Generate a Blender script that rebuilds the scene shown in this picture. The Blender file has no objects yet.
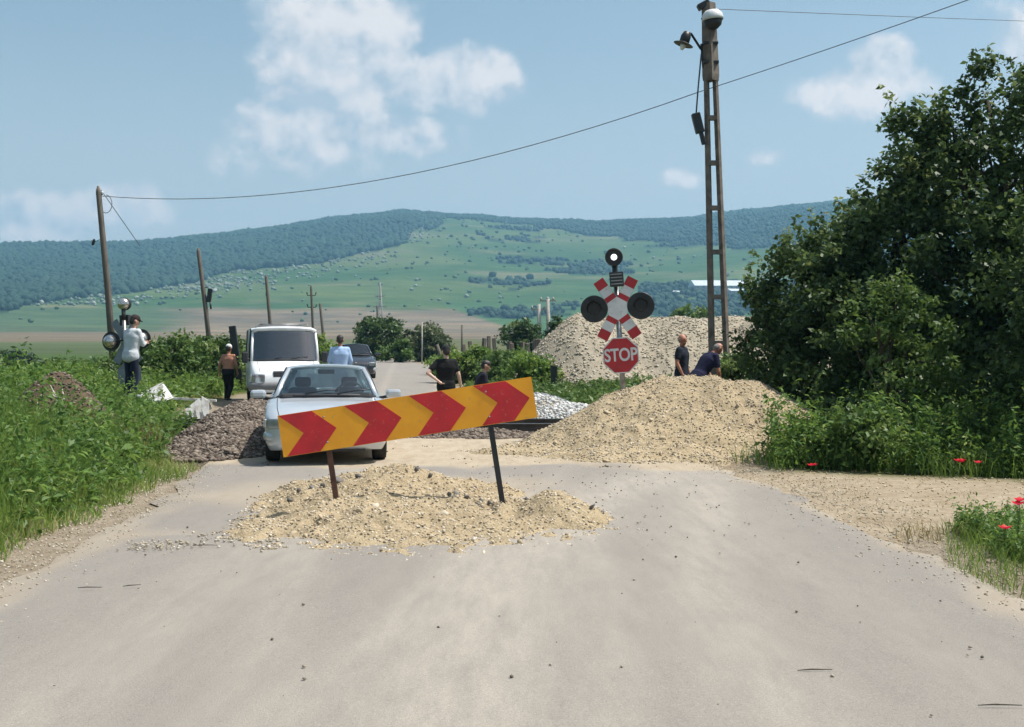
import bpy, bmesh, math, random
import numpy as np
from mathutils import Vector, Matrix, Quaternion, noise

random.seed(7); RNG = np.random.default_rng(11)
scene = bpy.context.scene
COL = scene.collection
R = math.radians

# ------------------------------------------------------------------ camera
FPX, HZ, CAMH = 1200.0, 347.0, 1.65          # focal length in pixels, horizon row, eye height
cam_d = bpy.data.cameras.new('camera'); cam = bpy.data.objects.new('camera', cam_d); COL.objects.link(cam)
cam.location = (0, 0, CAMH); cam.rotation_euler = (R(90), 0, 0)
cam_d.sensor_width = 36; cam_d.lens = FPX/1024*36; cam_d.shift_y = -(363.5-HZ)/1024
cam_d.clip_start = 0.1; cam_d.clip_end = 30000
scene.camera = cam
def at(px, py, Y): return Vector(((px-512)/FPX*Y, Y, CAMH+(HZ-py)/FPX*Y))     # a point seen at a pixel at a known distance
def hz(px, Y): return (px-512)/FPX*Y

# ------------------------------------------------------------------ sun, sky, exposure
SUN_DIR = Vector((0.45, 0.02, 0.89)).normalized()
sun_d = bpy.data.lights.new('sun', 'SUN'); sun_d.energy = 4.3; sun_d.angle = R(0.53); sun_d.color = (1.0, 0.955, 0.88)
sun = bpy.data.objects.new('sun', sun_d); COL.objects.link(sun)
sun.rotation_euler = (-SUN_DIR).to_track_quat('-Z', 'Y').to_euler()
world = bpy.data.worlds.new('World'); scene.world = world; world.use_nodes = True
wn, wl = world.node_tree.nodes, world.node_tree.links
wn.clear()
def N(t, **kw):
    n = wn.new(t)
    for k, v in kw.items(): setattr(n, k, v)
    return n
w_out = N('ShaderNodeOutputWorld'); sky = N('ShaderNodeTexSky', sky_type='NISHITA')
sky.sun_disc = False; sky.sun_elevation = math.asin(SUN_DIR.z); sky.sun_rotation = math.atan2(SUN_DIR.x, SUN_DIR.y)
sky.altitude = 300; sky.air_density = 1.0; sky.dust_density = 3.2; sky.ozone_density = 1.0
bg_sky = N('ShaderNodeBackground'); bg_sky.inputs[1].default_value = 0.10
bg_cl = N('ShaderNodeBackground'); bg_cl.inputs[1].default_value = 0.10
mixw = N('ShaderNodeMixShader')
hs = N('ShaderNodeHueSaturation'); hs.inputs['Saturation'].default_value = 0.84; hs.inputs['Hue'].default_value = 0.476; hs.inputs['Value'].default_value = 1.02
wl.new(sky.outputs[0], hs.inputs['Color'])
# pale summer haze in the lower sky, the same all the way round
sepz = N('ShaderNodeSeparateXYZ'); wtc = N('ShaderNodeTexCoord'); wl.new(wtc.outputs['Generated'], sepz.inputs[0])
hzr = N('ShaderNodeMapRange', interpolation_type='SMOOTHSTEP'); hzr.inputs['From Min'].default_value = .28; hzr.inputs['From Max'].default_value = .0; hzr.inputs['To Max'].default_value = .85
wl.new(sepz.outputs['Z'], hzr.inputs['Value'])
hmix = N('ShaderNodeMix', data_type='RGBA'); hmix.inputs['B'].default_value = (5.3, 5.6, 5.8, 1)
wl.new(hzr.outputs[0], hmix.inputs['Factor']); wl.new(hs.outputs[0], hmix.inputs['A']); wl.new(hmix.outputs['Result'], bg_sky.inputs[0])
geo = N('ShaderNodeTexCoord')
def wmath(op, a, b=None, c=None, clamp=False):
    n = N('ShaderNodeMath', operation=op); n.use_clamp = clamp
    for i, v in enumerate((a, b, c)):
        if v is None: continue
        if isinstance(v, (int, float)): n.inputs[i].default_value = v
        else: wl.new(v, n.inputs[i])
    return n.outputs[0]
def wvec(op, a, b):
    n = N('ShaderNodeVectorMath', operation=op)
    for i, v in enumerate((a, b)):
        if isinstance(v, (tuple, list)): n.inputs[i].default_value = v
        else: wl.new(v, n.inputs[i])
    return n
# cumulus banks all round the sky: (azimuth px-equivalent, elevation px, half width, half height, strength)
clouds = [(330,22,85,52,1.0),(295,55,48,40,.9),(395,22,34,34,.9),(385,70,42,40,.8),(335,95,70,34,.8),(460,80,56,30,1.0),(490,72,28,24,.9),(425,92,40,22,.6),(385,135,60,26,.75),(290,130,70,30,.6),(335,150,90,22,.45),(60,212,70,22,.75),(125,203,40,20,.8),(30,232,50,16,.5),(862,88,60,24,.85),(885,66,36,26,.95),(912,78,26,20,.8),(680,178,26,10,.5),(765,158,18,10,.4),(1040,35,50,28,.5)]
masks = None
gdir = geo.outputs['Generated']
def add_cloud(c, sx, sz, k):
    global masks
    c = Vector(c).normalized()
    d = wvec('SUBTRACT', gdir, tuple(c)).outputs[0]
    rt = Vector((c.y, -c.x, 0)).normalized(); up = rt.cross(c).normalized()
    a = wmath('DIVIDE', wvec('DOT_PRODUCT', d, tuple(rt)).outputs['Value'], sx)
    b = wmath('DIVIDE', wvec('DOT_PRODUCT', d, tuple(up)).outputs['Value'], sz)
    e = wvec('DOT_PRODUCT', gdir, tuple(c)).outputs['Value']
    r2 = wmath('ADD', wmath('MULTIPLY', a, a), wmath('MULTIPLY', b, b))
    m = wmath('MULTIPLY', wmath('SUBTRACT', 1.0, wmath('SQRT', r2)), k)
    m = wmath('SUBTRACT', m, wmath('MULTIPLY', wmath('LESS_THAN', e, 0), 5))
    masks = m if masks is None else wmath('MAXIMUM', masks, m)
for (px, py, sx, sz, k) in clouds:
    add_cloud(((px-512)/FPX, 1, (HZ-py)/FPX), sx/FPX*1.25, sz/FPX*1.25, k)
_rs = random.Random(5)
for i in range(16):
    az = R(40 + i*18.5 + _rs.uniform(-6, 6)); el = R(_rs.uniform(5, 34))
    add_cloud((math.sin(az)*math.cos(el), math.cos(az)*math.cos(el), math.sin(el)), _rs.uniform(.06, .14), _rs.uniform(.03, .06), _rs.uniform(.6, 1))
def cnoise(off, scale, detail, rough):
    n = N('ShaderNodeTexNoise'); n.inputs['Scale'].default_value = scale; n.inputs['Detail'].default_value = detail; n.inputs['Roughness'].default_value = rough
    wl.new(wvec('ADD', gdir, off).outputs[0], n.inputs['Vector']); return n.outputs['Fac']
off = tuple(SUN_DIR*.013)
na = cnoise((0,0,0), 17, 8, .54); nb_ = cnoise(off, 17, 8, .54); nl = cnoise((0,0,0), 11, 3, .5)
den = wmath('ADD', masks, wmath('MULTIPLY', wmath('SUBTRACT', na, 0.465), 1.55))
mr = N('ShaderNodeMapRange', interpolation_type='SMOOTHSTEP'); mr.inputs['From Min'].default_value = 0.06; mr.inputs['From Max'].default_value = 0.42
wl.new(den, mr.inputs['Value'])
alpha = wmath('MULTIPLY', mr.outputs[0], wmath('ADD', wmath('MULTIPLY', nl, .5), .62), clamp=True)
# the side of each billow that faces the sun is whiter
ccol = N('ShaderNodeMix', data_type='RGBA'); ccol.inputs['A'].default_value = (3.9, 4.5, 5.1, 1); ccol.inputs['B'].default_value = (7.0, 6.65, 6.55, 1)
lit = wmath('ADD', wmath('MULTIPLY', wmath('SUBTRACT', na, nb_), 6.0), wmath('MULTIPLY_ADD', masks, .45, .38), clamp=True)
wl.new(lit, ccol.inputs['Factor'])
wl.new(ccol.outputs['Result'], bg_cl.inputs[0])
wl.new(alpha, mixw.inputs[0]); wl.new(bg_sky.outputs[0], mixw.inputs[1]); wl.new(bg_cl.outputs[0], mixw.inputs[2])
wl.new(mixw.outputs[0], w_out.inputs[0])
vs = scene.view_settings; vs.view_transform = 'Standard'; vs.look = 'None'; vs.exposure = 0.5; vs.gamma = 1.0; vs.use_curve_mapping = False
scene.cycles.max_bounces = 8; scene.cycles.transparent_max_bounces = 24; scene.cycles.volume_bounces = 0
scene.cycles.use_denoising = True

# ------------------------------------------------------------------ helpers
def tag(o, label=None, cat=None, group=None, kind=None):
    if label: o['label'] = label
    if cat: o['category'] = cat
    if group: o['group'] = group
    if kind: o['kind'] = kind
    return o
def empty(name, loc=(0,0,0), rz=0.0, label=None, cat=None, group=None):
    o = bpy.data.objects.new(name, None); o.empty_display_size = .2; COL.objects.link(o)
    o.location = loc; o.rotation_euler = (0, 0, rz)
    return tag(o, label, cat, group)
def link(name, me, mat=None, parent=None, loc=None, rot=None):
    o = bpy.data.objects.new(name, me); COL.objects.link(o)
    if mat is not None and len(me.materials) == 0:
        me.materials.append(mat)
    if parent is not None: o.parent = parent
    if loc is not None: o.location = loc
    if rot is not None: o.rotation_euler = rot
    return o
def basis(d):
    d = Vector(d).normalized(); a = Vector((0,0,1)) if abs(d.z) < .95 else Vector((1,0,0))
    u = d.cross(a).normalized(); return u, d.cross(u).normalized(), d
class MB:
    def __init__(s): s.v = []; s.f = []; s.sm = []
    def add(s, vs, fs, smooth=False):
        b = len(s.v); s.v += [tuple(v) for v in vs]
        for f in fs: s.f.append([b+i for i in f]); s.sm.append(smooth)
        return s
    def box(s, c, size, rot=None, bevel=0.0):
        hx, hy, hz_ = size[0]/2, size[1]/2, size[2]/2
        if bevel > 0:
            bm = bmesh.new(); bmesh.ops.create_cube(bm, size=1)
            for v in bm.verts: v.co = Vector((v.co.x*size[0], v.co.y*size[1], v.co.z*size[2]))
            bmesh.ops.bevel(bm, geom=bm.edges[:], offset=bevel, segments=2, affect='EDGES', profile=.5)
            bm.verts.index_update(); vs = [v.co.copy() for v in bm.verts]; fs = [[v.index for v in f.verts] for f in bm.faces]; bm.free()
        else:
            vs = [Vector((x*hx, y*hy, z*hz_)) for x in (-1,1) for y in (-1,1) for z in (-1,1)]
            fs = [(0,1,3,2),(4,6,7,5),(0,4,5,1),(2,3,7,6),(0,2,6,4),(1,5,7,3)]
        if rot is not None: vs = [rot @ v for v in vs]
        return s.add([v+Vector(c) for v in vs], fs)
    def tube(s, pts, rads, n=8, caps=True, smooth=True, sq=1.0):
        pts = [Vector(p) for p in pts]
        if isinstance(rads, (int, float)): rads = [rads]*len(pts)
        rings = []; b = len(s.v); u0 = None
        for i, p in enumerate(pts):
            d = (pts[min(i+1, len(pts)-1)] - pts[max(i-1, 0)])
            if d.length < 1e-9: d = Vector((0,0,1))
            d.normalize()
            if u0 is None: u, v, _ = basis(d)
            else:
                u = (u0 - d*u0.dot(d)); u = u.normalized() if u.length > 1e-6 else basis(d)[0]; v = d.cross(u)
            u0 = u
            for k in range(n):
                a = 2*math.pi*k/n; s.v.append(tuple(p + u*math.cos(a)*rads[i] + v*math.sin(a)*rads[i]*sq))
        for i in range(len(pts)-1):
            for k in range(n):
                k2 = (k+1) % n
                s.f.append([b+i*n+k, b+i*n+k2, b+(i+1)*n+k2, b+(i+1)*n+k]); s.sm.append(smooth)
        if caps:
            s.f.append([b+k for k in range(n)][::-1]); s.sm.append(False)
            s.f.append([b+(len(pts)-1)*n+k for k in range(n)]); s.sm.append(False)
        return s
    def lathe(s, c, axis, prof, n=20, smooth=True):
        u, v, d = basis(axis); c = Vector(c); b = len(s.v)
        for (r, h) in prof:
            for k in range(n):
                a = 2*math.pi*k/n; s.v.append(tuple(c + d*h + u*math.cos(a)*r + v*math.sin(a)*r))
        for i in range(len(prof)-1):
            for k in range(n):
                k2 = (k+1) % n; s.f.append([b+i*n+k, b+i*n+k2, b+(i+1)*n+k2, b+(i+1)*n+k]); s.sm.append(smooth)
        s.f.append([b+k for k in range(n)][::-1]); s.sm.append(False)
        s.f.append([b+(len(prof)-1)*n+k for k in range(n)]); s.sm.append(False)
        return s
    def prism(s, poly, y0, y1):                     # polygon in the x,z plane, extruded along y
        n = len(poly); vs = [(x, y0, z) for x, z in poly] + [(x, y1, z) for x, z in poly]
        fs = [list(range(n)), list(range(2*n-1, n-1, -1))] + [[i, n+i, n+(i+1) % n, (i+1) % n] for i in range(n)]
        return s.add(vs, fs)
    def mesh(s, name='mesh'):
        me = bpy.data.meshes.new(name); me.from_pydata(s.v, [], s.f); me.polygons.foreach_set('use_smooth', s.sm); me.update()
        bm = bmesh.new(); bm.from_mesh(me); bmesh.ops.recalc_face_normals(bm, faces=bm.faces[:]); bm.to_mesh(me); bm.free()
        return me
    def build(s, name, mat, parent=None, loc=None, rot=None):
        return link(name, s.mesh(name), mat, parent, loc, rot)
def npmesh(name, V, F, attrs=None, smooth=False):
    """fast mesh from arrays: V (n,3), F (m,k) all faces the same size or a list of arrays"""
    me = bpy.data.meshes.new(name)
    Fs = F if isinstance(F, list) else [F]
    Fs = [f for f in Fs if len(f)]
    nl = sum(f.size for f in Fs); nf = sum(len(f) for f in Fs)
    me.vertices.add(len(V)); me.vertices.foreach_set('co', np.ascontiguousarray(V, dtype=np.float32).ravel())
    me.loops.add(nl); me.loops.foreach_set('vertex_index', np.concatenate([f.ravel() for f in Fs]).astype(np.int32))
    me.polygons.add(nf)
    starts = []; tot = []; o = 0
    for f in Fs:
        starts.append(o+np.arange(len(f))*f.shape[1]); tot.append(np.full(len(f), f.shape[1])); o += f.size
    me.polygons.foreach_set('loop_start', np.concatenate(starts).astype(np.int32))
    me.polygons.foreach_set('loop_total', np.concatenate(tot).astype(np.int32))
    if smooth: me.polygons.foreach_set('use_smooth', np.ones(nf, dtype=bool))
    me.update(calc_edges=True)
    for k, a in (attrs or {}).items():
        a = np.asarray(a, dtype=np.float32)
        if a.ndim == 2:
            at_ = me.attributes.new(k, 'FLOAT_COLOR', 'POINT'); c = np.ones((len(V), 4), dtype=np.float32); c[:, :3] = a; at_.data.foreach_set('color', c.ravel())
        else:
            at_ = me.attributes.new(k, 'FLOAT', 'POINT'); at_.data.foreach_set('value', a)
    return me
def copy_tree(o, parent=None):
    c = o.copy(); COL.objects.link(c); c.parent = parent
    for ch in o.children: copy_tree(ch, c)
    return c

# ------------------------------------------------------------------ materials
def newmat(name):
    m = bpy.data.materials.new(name); m.use_nodes = True; nt = m.node_tree; nt.nodes.clear()
    out = nt.nodes.new('ShaderNodeOutputMaterial')
    return m, nt, out
def nd(nt, t, **kw):
    n = nt.nodes.new(t)
    for k, v in kw.items(): setattr(n, k, v)
    return n
def mixc(nt, fac, a, b, blend='MIX'):
    n = nd(nt, 'ShaderNodeMix', data_type='RGBA', blend_type=blend)
    for k, v in (('Factor', fac), ('A', a), ('B', b)):
        if isinstance(v, (int, float)): n.inputs[k].default_value = v
        elif isinstance(v, (tuple, list)): n.inputs[k].default_value = tuple(v)+(1,) if len(v) == 3 else v
        else: nt.links.new(v, n.inputs[k])
    return n.outputs['Result']
def noise_fac(nt, scale, lo=.35, hi=.65, detail=4, coord='Object', rough=.55, stretch=None):
    tc = nd(nt, 'ShaderNodeTexCoord'); src = tc.outputs[coord]
    if coord == 'World':
        pass
    if stretch:
        mp = nd(nt, 'ShaderNodeMapping'); mp.inputs['Scale'].default_value = stretch; nt.links.new(src, mp.inputs[0]); src = mp.outputs[0]
    n = nd(nt, 'ShaderNodeTexNoise'); n.inputs['Scale'].default_value = scale; n.inputs['Detail'].default_value = detail; n.inputs['Roughness'].default_value = rough
    nt.links.new(src, n.inputs['Vector'])
    mr = nd(nt, 'ShaderNodeMapRange'); mr.inputs['From Min'].default_value = lo; mr.inputs['From Max'].default_value = hi
    nt.links.new(n.outputs['Fac'], mr.inputs['Value'])
    return mr.outputs[0], n.outputs['Fac']
def mat(name, c, rough=.6, metal=0.0, c2=None, scale=8, lo=.35, hi=.65, bump=0.0, bscale=None, coat=0.0, spec=.5, dirt=None, dirt_scale=3, dirt_lo=.5, dirt_hi=.75, stretch=None):
    m, nt, out = newmat(name)
    p = nd(nt, 'ShaderNodeBsdfPrincipled'); p.inputs['Roughness'].default_value = rough; p.inputs['Metallic'].default_value = metal
    p.inputs['Coat Weight'].default_value = coat; p.inputs['Specular IOR Level'].default_value = spec
    col = None
    c2 = c2 or tuple(x*.8 for x in c)
    f, raw = noise_fac(nt, scale, lo, hi, stretch=stretch)
    col = mixc(nt, f, c, c2)
    if dirt:
        f2, _ = noise_fac(nt, dirt_scale, dirt_lo, dirt_hi, detail=8)
        col = mixc(nt, f2, col, dirt)
    nt.links.new(col, p.inputs['Base Color'])
    if bump:
        fb, rb = noise_fac(nt, bscale or scale*4, detail=6, stretch=stretch)
        b = nd(nt, 'ShaderNodeBump'); b.inputs['Strength'].default_value = bump; b.inputs['Distance'].default_value = .02
        nt.links.new(rb, b.inputs['Height']); nt.links.new(b.outputs[0], p.inputs['Normal'])
    nt.links.new(p.outputs[0], out.inputs[0])
    return m
def leaf_mat(name, c1, c2, c3=None, trans=.3, rough=.5):
    m, nt, out = newmat(name)
    a = nd(nt, 'ShaderNodeAttribute', attribute_name='tint')
    cr = nd(nt, 'ShaderNodeValToRGB'); e = cr.color_ramp.elements
    e[0].position = 0; e[0].color = (*c1, 1); e[1].position = .75; e[1].color = (*c2, 1)
    if c3: x = e.new(1.0); x.color = (*c3, 1)
    nt.links.new(a.outputs['Fac'], cr.inputs[0])
    p = nd(nt, 'ShaderNodeBsdfPrincipled'); p.inputs['Roughness'].default_value = rough; p.inputs['Specular IOR Level'].default_value = .35
    t = nd(nt, 'ShaderNodeBsdfTranslucent'); mx = nd(nt, 'ShaderNodeMixShader'); mx.inputs[0].default_value = trans
    hsn = nd(nt, 'ShaderNodeHueSaturation'); hsn.inputs['Value'].default_value = 1.3; hsn.inputs['Hue'].default_value = .48
    nt.links.new(cr.outputs[0], p.inputs['Base Color']); nt.links.new(cr.outputs[0], hsn.inputs['Color']); nt.links.new(hsn.outputs[0], t.inputs[0])
    nt.links.new(p.outputs[0], mx.inputs[1]); nt.links.new(t.outputs[0], mx.inputs[2]); nt.links.new(mx.outputs[0], out.inputs[0])
    return m
def glass_mat(name, tint, gloss=.12):
    m, nt, out = newmat(name)
    t = nd(nt, 'ShaderNodeBsdfTransparent'); t.inputs[0].default_value = (*tint, 1)
    g = nd(nt, 'ShaderNodeBsdfGlossy'); g.inputs['Roughness'].default_value = .03
    lw = nd(nt, 'ShaderNodeLayerWeight'); lw.inputs[0].default_value = .35
    ml = nd(nt, 'ShaderNodeMath', operation='MULTIPLY_ADD'); ml.inputs[1].default_value = .75; ml.inputs[2].default_value = gloss
    nt.links.new(lw.outputs['Fresnel'], ml.inputs[0])
    mx = nd(nt, 'ShaderNodeMixShader'); nt.links.new(ml.outputs[0], mx.inputs[0]); nt.links.new(t.outputs[0], mx.inputs[1]); nt.links.new(g.outputs[0], mx.inputs[2])
    nt.links.new(mx.outputs[0], out.inputs[0]); return m
M = {}
M['wood_pole'] = mat('weathered_pole_wood', (.16,.135,.11), .85, c2=(.09,.075,.06), scale=3, bump=.4, stretch=(6,6,.6))
M['concrete'] = mat('old_concrete', (.20,.165,.135), .9, c2=(.13,.105,.085), scale=6, bump=.3, dirt=(.07,.055,.045), dirt_scale=4)
M['concrete_light'] = mat('pale_concrete', (.42,.40,.36), .9, c2=(.3,.28,.25), scale=6, bump=.3)
M['black_metal'] = mat('black_painted_metal', (.012,.012,.014), .45, c2=(.025,.024,.024), scale=9)
M['dark_plastic'] = mat('dark_plastic', (.018,.018,.02), .55, c2=(.028,.028,.03), scale=6)
M['rubber'] = mat('tyre_rubber', (.018,.017,.016), .85, c2=(.05,.045,.038), scale=7, lo=.5, hi=.8)
M['steel'] = mat('grey_steel', (.35,.35,.35), .4, metal=.8, c2=(.22,.21,.2), scale=8)
M['chrome'] = mat('shiny_lamp_housing', (.62,.60,.58), .25, metal=.85, c2=(.3,.25,.22), scale=10, lo=.45, hi=.7)
M['rust'] = mat('rusty_iron', (.13,.055,.032), .8, c2=(.07,.035,.025), scale=14, bump=.3)
M['wire'] = mat('cable_black', (.06,.065,.07), .6)
M['sign_white'] = mat('sign_white', (.70,.71,.72), .45, c2=(.60,.61,.62), scale=6, dirt=(.42,.40,.37), dirt_scale=9, dirt_lo=.55, dirt_hi=.8)
M['sign_red'] = mat('sign_red', (.46,.018,.022), .4, c2=(.38,.014,.02), scale=6, dirt=(.3,.06,.05), dirt_scale=12, dirt_lo=.6, dirt_hi=.85)
M['sign_back'] = mat('sign_back_grey', (.24,.27,.30), .5, metal=.2, c2=(.18,.2,.23), scale=5)
M['board_yellow'] = mat('board_amber', (.90,.40,.012), .42, c2=(.80,.33,.01), scale=3, dirt=(.50,.30,.09), dirt_scale=22, dirt_lo=.60, dirt_hi=.80, bump=.15, bscale=3)
M['board_red'] = mat('board_red', (.60,.016,.022), .4, c2=(.46,.016,.02), scale=4, dirt=(.55,.16,.10), dirt_scale=30, dirt_lo=.61, dirt_hi=.76, bump=.15, bscale=3)
M['silver_paint'] = mat('silver_car_paint', (.56,.60,.64), .28, metal=.35, c2=(.52,.56,.60), scale=2, coat=.6, dirt=(.42,.40,.36), dirt_scale=2, dirt_lo=.55, dirt_hi=.95)
M['white_paint'] = mat('white_van_paint', (.80,.81,.82), .32, c2=(.74,.75,.75), scale=2, coat=.5, dirt=(.5,.47,.42), dirt_scale=2.5, dirt_lo=.6, dirt_hi=.95)
M['dark_paint'] = mat('dark_car_paint', (.03,.035,.045), .25, c2=(.025,.03,.04), scale=2, coat=.7)
M['grey_bumper'] = mat('grey_bumper', (.16,.165,.17), .6, c2=(.2,.2,.2), scale=5)
M['seat'] = mat('seat_fabric', (.035,.037,.042), .9, c2=(.05,.052,.06), scale=12)
M['glass'] = glass_mat('windscreen_glass', (.50,.62,.63), .11)
M['lamp_reflector'] = mat('lamp_reflector', (.70,.72,.74), .3, c2=(.48,.50,.52), scale=14)
M['dark_glass'] = glass_mat('tinted_glass', (.16,.2,.22), .1)
M['lamp_glass'] = glass_mat('headlamp_glass', (.8,.83,.85), .15)
M['sheet_white'] = mat('white_sheet_metal', (.72,.72,.70), .5, c2=(.5,.49,.46), scale=5, dirt=(.3,.26,.2), dirt_scale=5)
M['skin'] = mat('skin', (.46,.27,.19), .55, c2=(.40,.22,.15), scale=10)
M['skin_pale'] = mat('skin_pale', (.62,.42,.33), .55, c2=(.56,.36,.27), scale=10)
M['skin_tan'] = mat('skin_sunburnt', (.44,.20,.12), .55, c2=(.36,.14,.085), scale=7)
M['hair'] = mat('dark_hair', (.018,.015,.013), .6, c2=(.03,.025,.02), scale=40)
M['hair_grey'] = mat('grey_hair', (.25,.23,.21), .7, c2=(.18,.17,.16), scale=40)
M['eye'] = mat('eye', (.02,.015,.012), .2)
def cloth(name, c, c2=None): return mat(name, c, .85, c2=c2 or tuple(x*.75 for x in c), scale=7, bump=.8, bscale=9, spec=.2)
# ------------------------------------------------------------------ terrain
def sstep(a, b, x):
    t = np.clip((np.asarray(x, dtype=float)-a)/(b-a), 0, 1); return t*t*(3-2*t)
def vnoise(x, y, seed=0):
    x = np.asarray(x, dtype=float); y = np.asarray(y, dtype=float)
    xi = np.floor(x).astype(np.int64); yi = np.floor(y).astype(np.int64); fx = x-xi; fy = y-yi
    def hsh(i, j):
        n = (i*374761393 + j*668265263 + seed*144664) & 0x7fffffff
        n = ((n ^ (n >> 13))*1274126177) & 0x7fffffff
        return ((n ^ (n >> 16)) & 0xffff)/65535.0
    ux = fx*fx*(3-2*fx); uy = fy*fy*(3-2*fy)
    return (hsh(xi,yi)*(1-ux)+hsh(xi+1,yi)*ux)*(1-uy) + (hsh(xi,yi+1)*(1-ux)+hsh(xi+1,yi+1)*ux)*uy
def fbm(x, y, seed=0, o=4):
    s = 0; a = .5
    for k in range(o): s = s + a*vnoise(np.asarray(x)*2**k, np.asarray(y)*2**k, seed+k*17); a *= .5
    return s/(1-.5**o)
ROAD_Y = [-12, 8, 14, 17, 21, 26, 32, 45, 60, 85, 110, 150, 190]
ROAD_C = [-.12,-.12,-.35,-.85,-2.1,-3.7,-4.9,-5.5,-6.4,-8.6,-13,-28,-60]
ROAD_H = [3.45,3.45,3.5,3.6,3.6,3.2,3.0,2.8,2.8,2.8,2.8,2.8,2.8]
def road_c(Y): return np.interp(Y, ROAD_Y, ROAD_C)
def road_h(Y): return np.interp(Y, ROAD_Y, ROAD_H)
RX = [-900,-300,0,60,150,230,330,400,460,520,600,680,760,830,1000,1300,1900]
RYp = [279,266,257,255,250,240,225,216,219,224,226,224,217,210,207,227,266]
def ridge(az):                                    # height of the skyline, metres at 2600 m
    px = 512+FPX*np.tan(np.clip(az, -1.1, 1.1)); e = np.interp(px, RX, 347-np.array(RYp))
    e = np.where(np.abs(az) > 1.1, 70, e)
    return e/FPX*2600
def far_z(X, Y):
    d = np.hypot(X, Y); az = np.arctan2(X, Y); Rr = ridge(az)
    flat = np.interp(d, [0,28,60,100,200,500,900], [0,0,.19,.43,1.2,5,13])
    k = np.interp(d, [900,1100,1400,1800,2200,2450,2600,2800,3200,4700], [0,.06,.25,.54,.83,.965,1,.985,.85,.2])
    bump_ = (fbm(X/420, Y/420, 3)-.5)*np.interp(d, [700,1300,2200,2600], [0,22,20,3])
    bump_ = bump_ + (fbm(X/90, Y/90, 9)-.5)*np.interp(d, [700,1300,2600], [0,5,6])
    return np.where(d < 900, flat, 13+k*(Rr-13)) + bump_
def near_add(X, Y):
    rc, rh = road_c(Y), road_h(Y); dl = (rc-rh)-X; dr = X-(rc+rh)
    inr = (dl < .25) & (dr < .25) & (Y < 170)
    bank = .55*sstep(.6, 3.8, dl)*(1-sstep(30, 46, Y))*sstep(-4, 6, Y) + .10*sstep(3, 8, dr)*(1-sstep(40, 60, Y))
    rough = (fbm(X/1.7, Y/1.7, 21)-.5)*.10*sstep(.5, 2.5, np.maximum(dl, dr))
    fade = 1-sstep(60, 120, np.hypot(X, Y))
    return np.where(inr, -.04, (bank+rough)*fade - .02*(1-sstep(.3, 1.2, np.maximum(dl, dr))))
def H(X, Y): return far_z(X, Y)+near_add(X, Y)
def h1(x, y): return float(H(np.array([x]), np.array([y]))[0])

rr = [0.0, 1.0]
while rr[-1] < 3050: rr.append(rr[-1]+max(.35, rr[-1]*.018))
rr = np.array(rr[1:])
az = np.concatenate([np.arange(-30, 30.01, .12), np.arange(32, 328, 2.6)]); az = np.radians(az)
A, RD = np.meshgrid(az, rr); GX = RD*np.sin(A); GY = RD*np.cos(A); GZ = H(GX.ravel(), GY.ravel()).reshape(GX.shape)
nr, na = GX.shape
V = np.stack([GX, GY, GZ], -1).reshape(-1, 3); V = np.vstack([V, [[0, 0, -.04]]])
ii, jj = np.meshgrid(np.arange(nr-1), np.arange(na), indexing='ij'); j2 = (jj+1) % na
F4 = np.stack([ii*na+jj, (ii+1)*na+jj, (ii+1)*na+j2, ii*na+j2], -1).reshape(-1, 4)
j = np.arange(na); F3 = np.stack([np.full(na, nr*na), j, (j+1) % na], -1)
# land cover: which ground grows or lies where
gx, gy, gz = V[:,0], V[:,1], V[:,2]; gd = np.hypot(gx, gy)+1e-6
elev = (gz-CAMH)/gd*FPX; gpx = 512+FPX*np.tan(np.clip(np.arctan2(gx, gy), -1.2, 1.2)); 
FL_X = [-900, 0, 120, 240, 330, 400, 432]; FL_Y = [45, 31, 47, 72, 88, 106, 128]
n1 = fbm(gx/160, gy/160, 5); n2 = fbm(gx/45, gy/45, 6)
def forest_mask(px, el, d, x, y):
    wob = (fbm(x/130, y/130, 31)-.5)*22
    lf = (px < 440) & (el > np.interp(px, FL_X, FL_Y)+wob) & (d > 950)
    rim = ridge(np.arctan2(x, y))/2600*FPX
    top = np.interp(px, [430,445,560,640,740,830,1100], [14,2,3,16,30,44,50])
    rt = (px >= 425) & (el > rim-top+wob*.6) & (d > 1200)
    patch = (px > 470) & (fbm(x/110, y/75, 41) > np.interp(px, [470,560,700,900], [.66,.60,.55,.505])) & (d > 800) & (el > 20)
    low = (px > 640) & (el > 30) & (el < 62+wob*.4) & (fbm(x/60, y/60, 47) > .40) & (d > 500)
    return lf | rt | patch | low
fm = forest_mask(gpx, elev, gd, gx, gy)
col = np.zeros((len(V), 3))
grass_n = np.array([.085,.11,.035]); hill_g = np.array([.046,.100,.030]); hill_p = np.array([.088,.132,.045])
t = sstep(.35, .65, n1)[:, None]; col[:] = hill_g*(1-t)+hill_p*t
tt = sstep(.55, .75, fbm(gx/200, gy/38, 8))[:, None]; col = col*(1-tt)+np.array([.14,.15,.08])*tt
def paint(mask, c):
    global col
    m = np.asarray(mask, dtype=float)[:, None]; col = col*(1-m)+np.array(c)*m
left = 1-sstep(300, 360, gpx)
plain = (gd > 150)
wv = (fbm(gx/120, gy/60, 51)-.5)*5
paint(plain*(elev < 38)*sstep(18, 21, elev+wv)*left, (.066,.108,.048))
paint(plain*(elev+wv < 18.5)*left, (.075,.105,.05))
paint(plain*(1-sstep(13, 14.5, elev+wv))*sstep(3.5, 5, elev+wv)*left, (.155,.128,.092))
mid = sstep(150, 210, gpx)*(1-sstep(505, 512, gpx+ (elev-20)*3.0))
paint(plain*mid*(1-sstep(36, 39, elev+wv*.6)), (.15,.122,.088))
paint(plain*mid*(1-sstep(36, 39, elev+wv*.6))*sstep(.5, .62, fbm(gx/300, gy/40, 61)), (.205,.165,.115))
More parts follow.
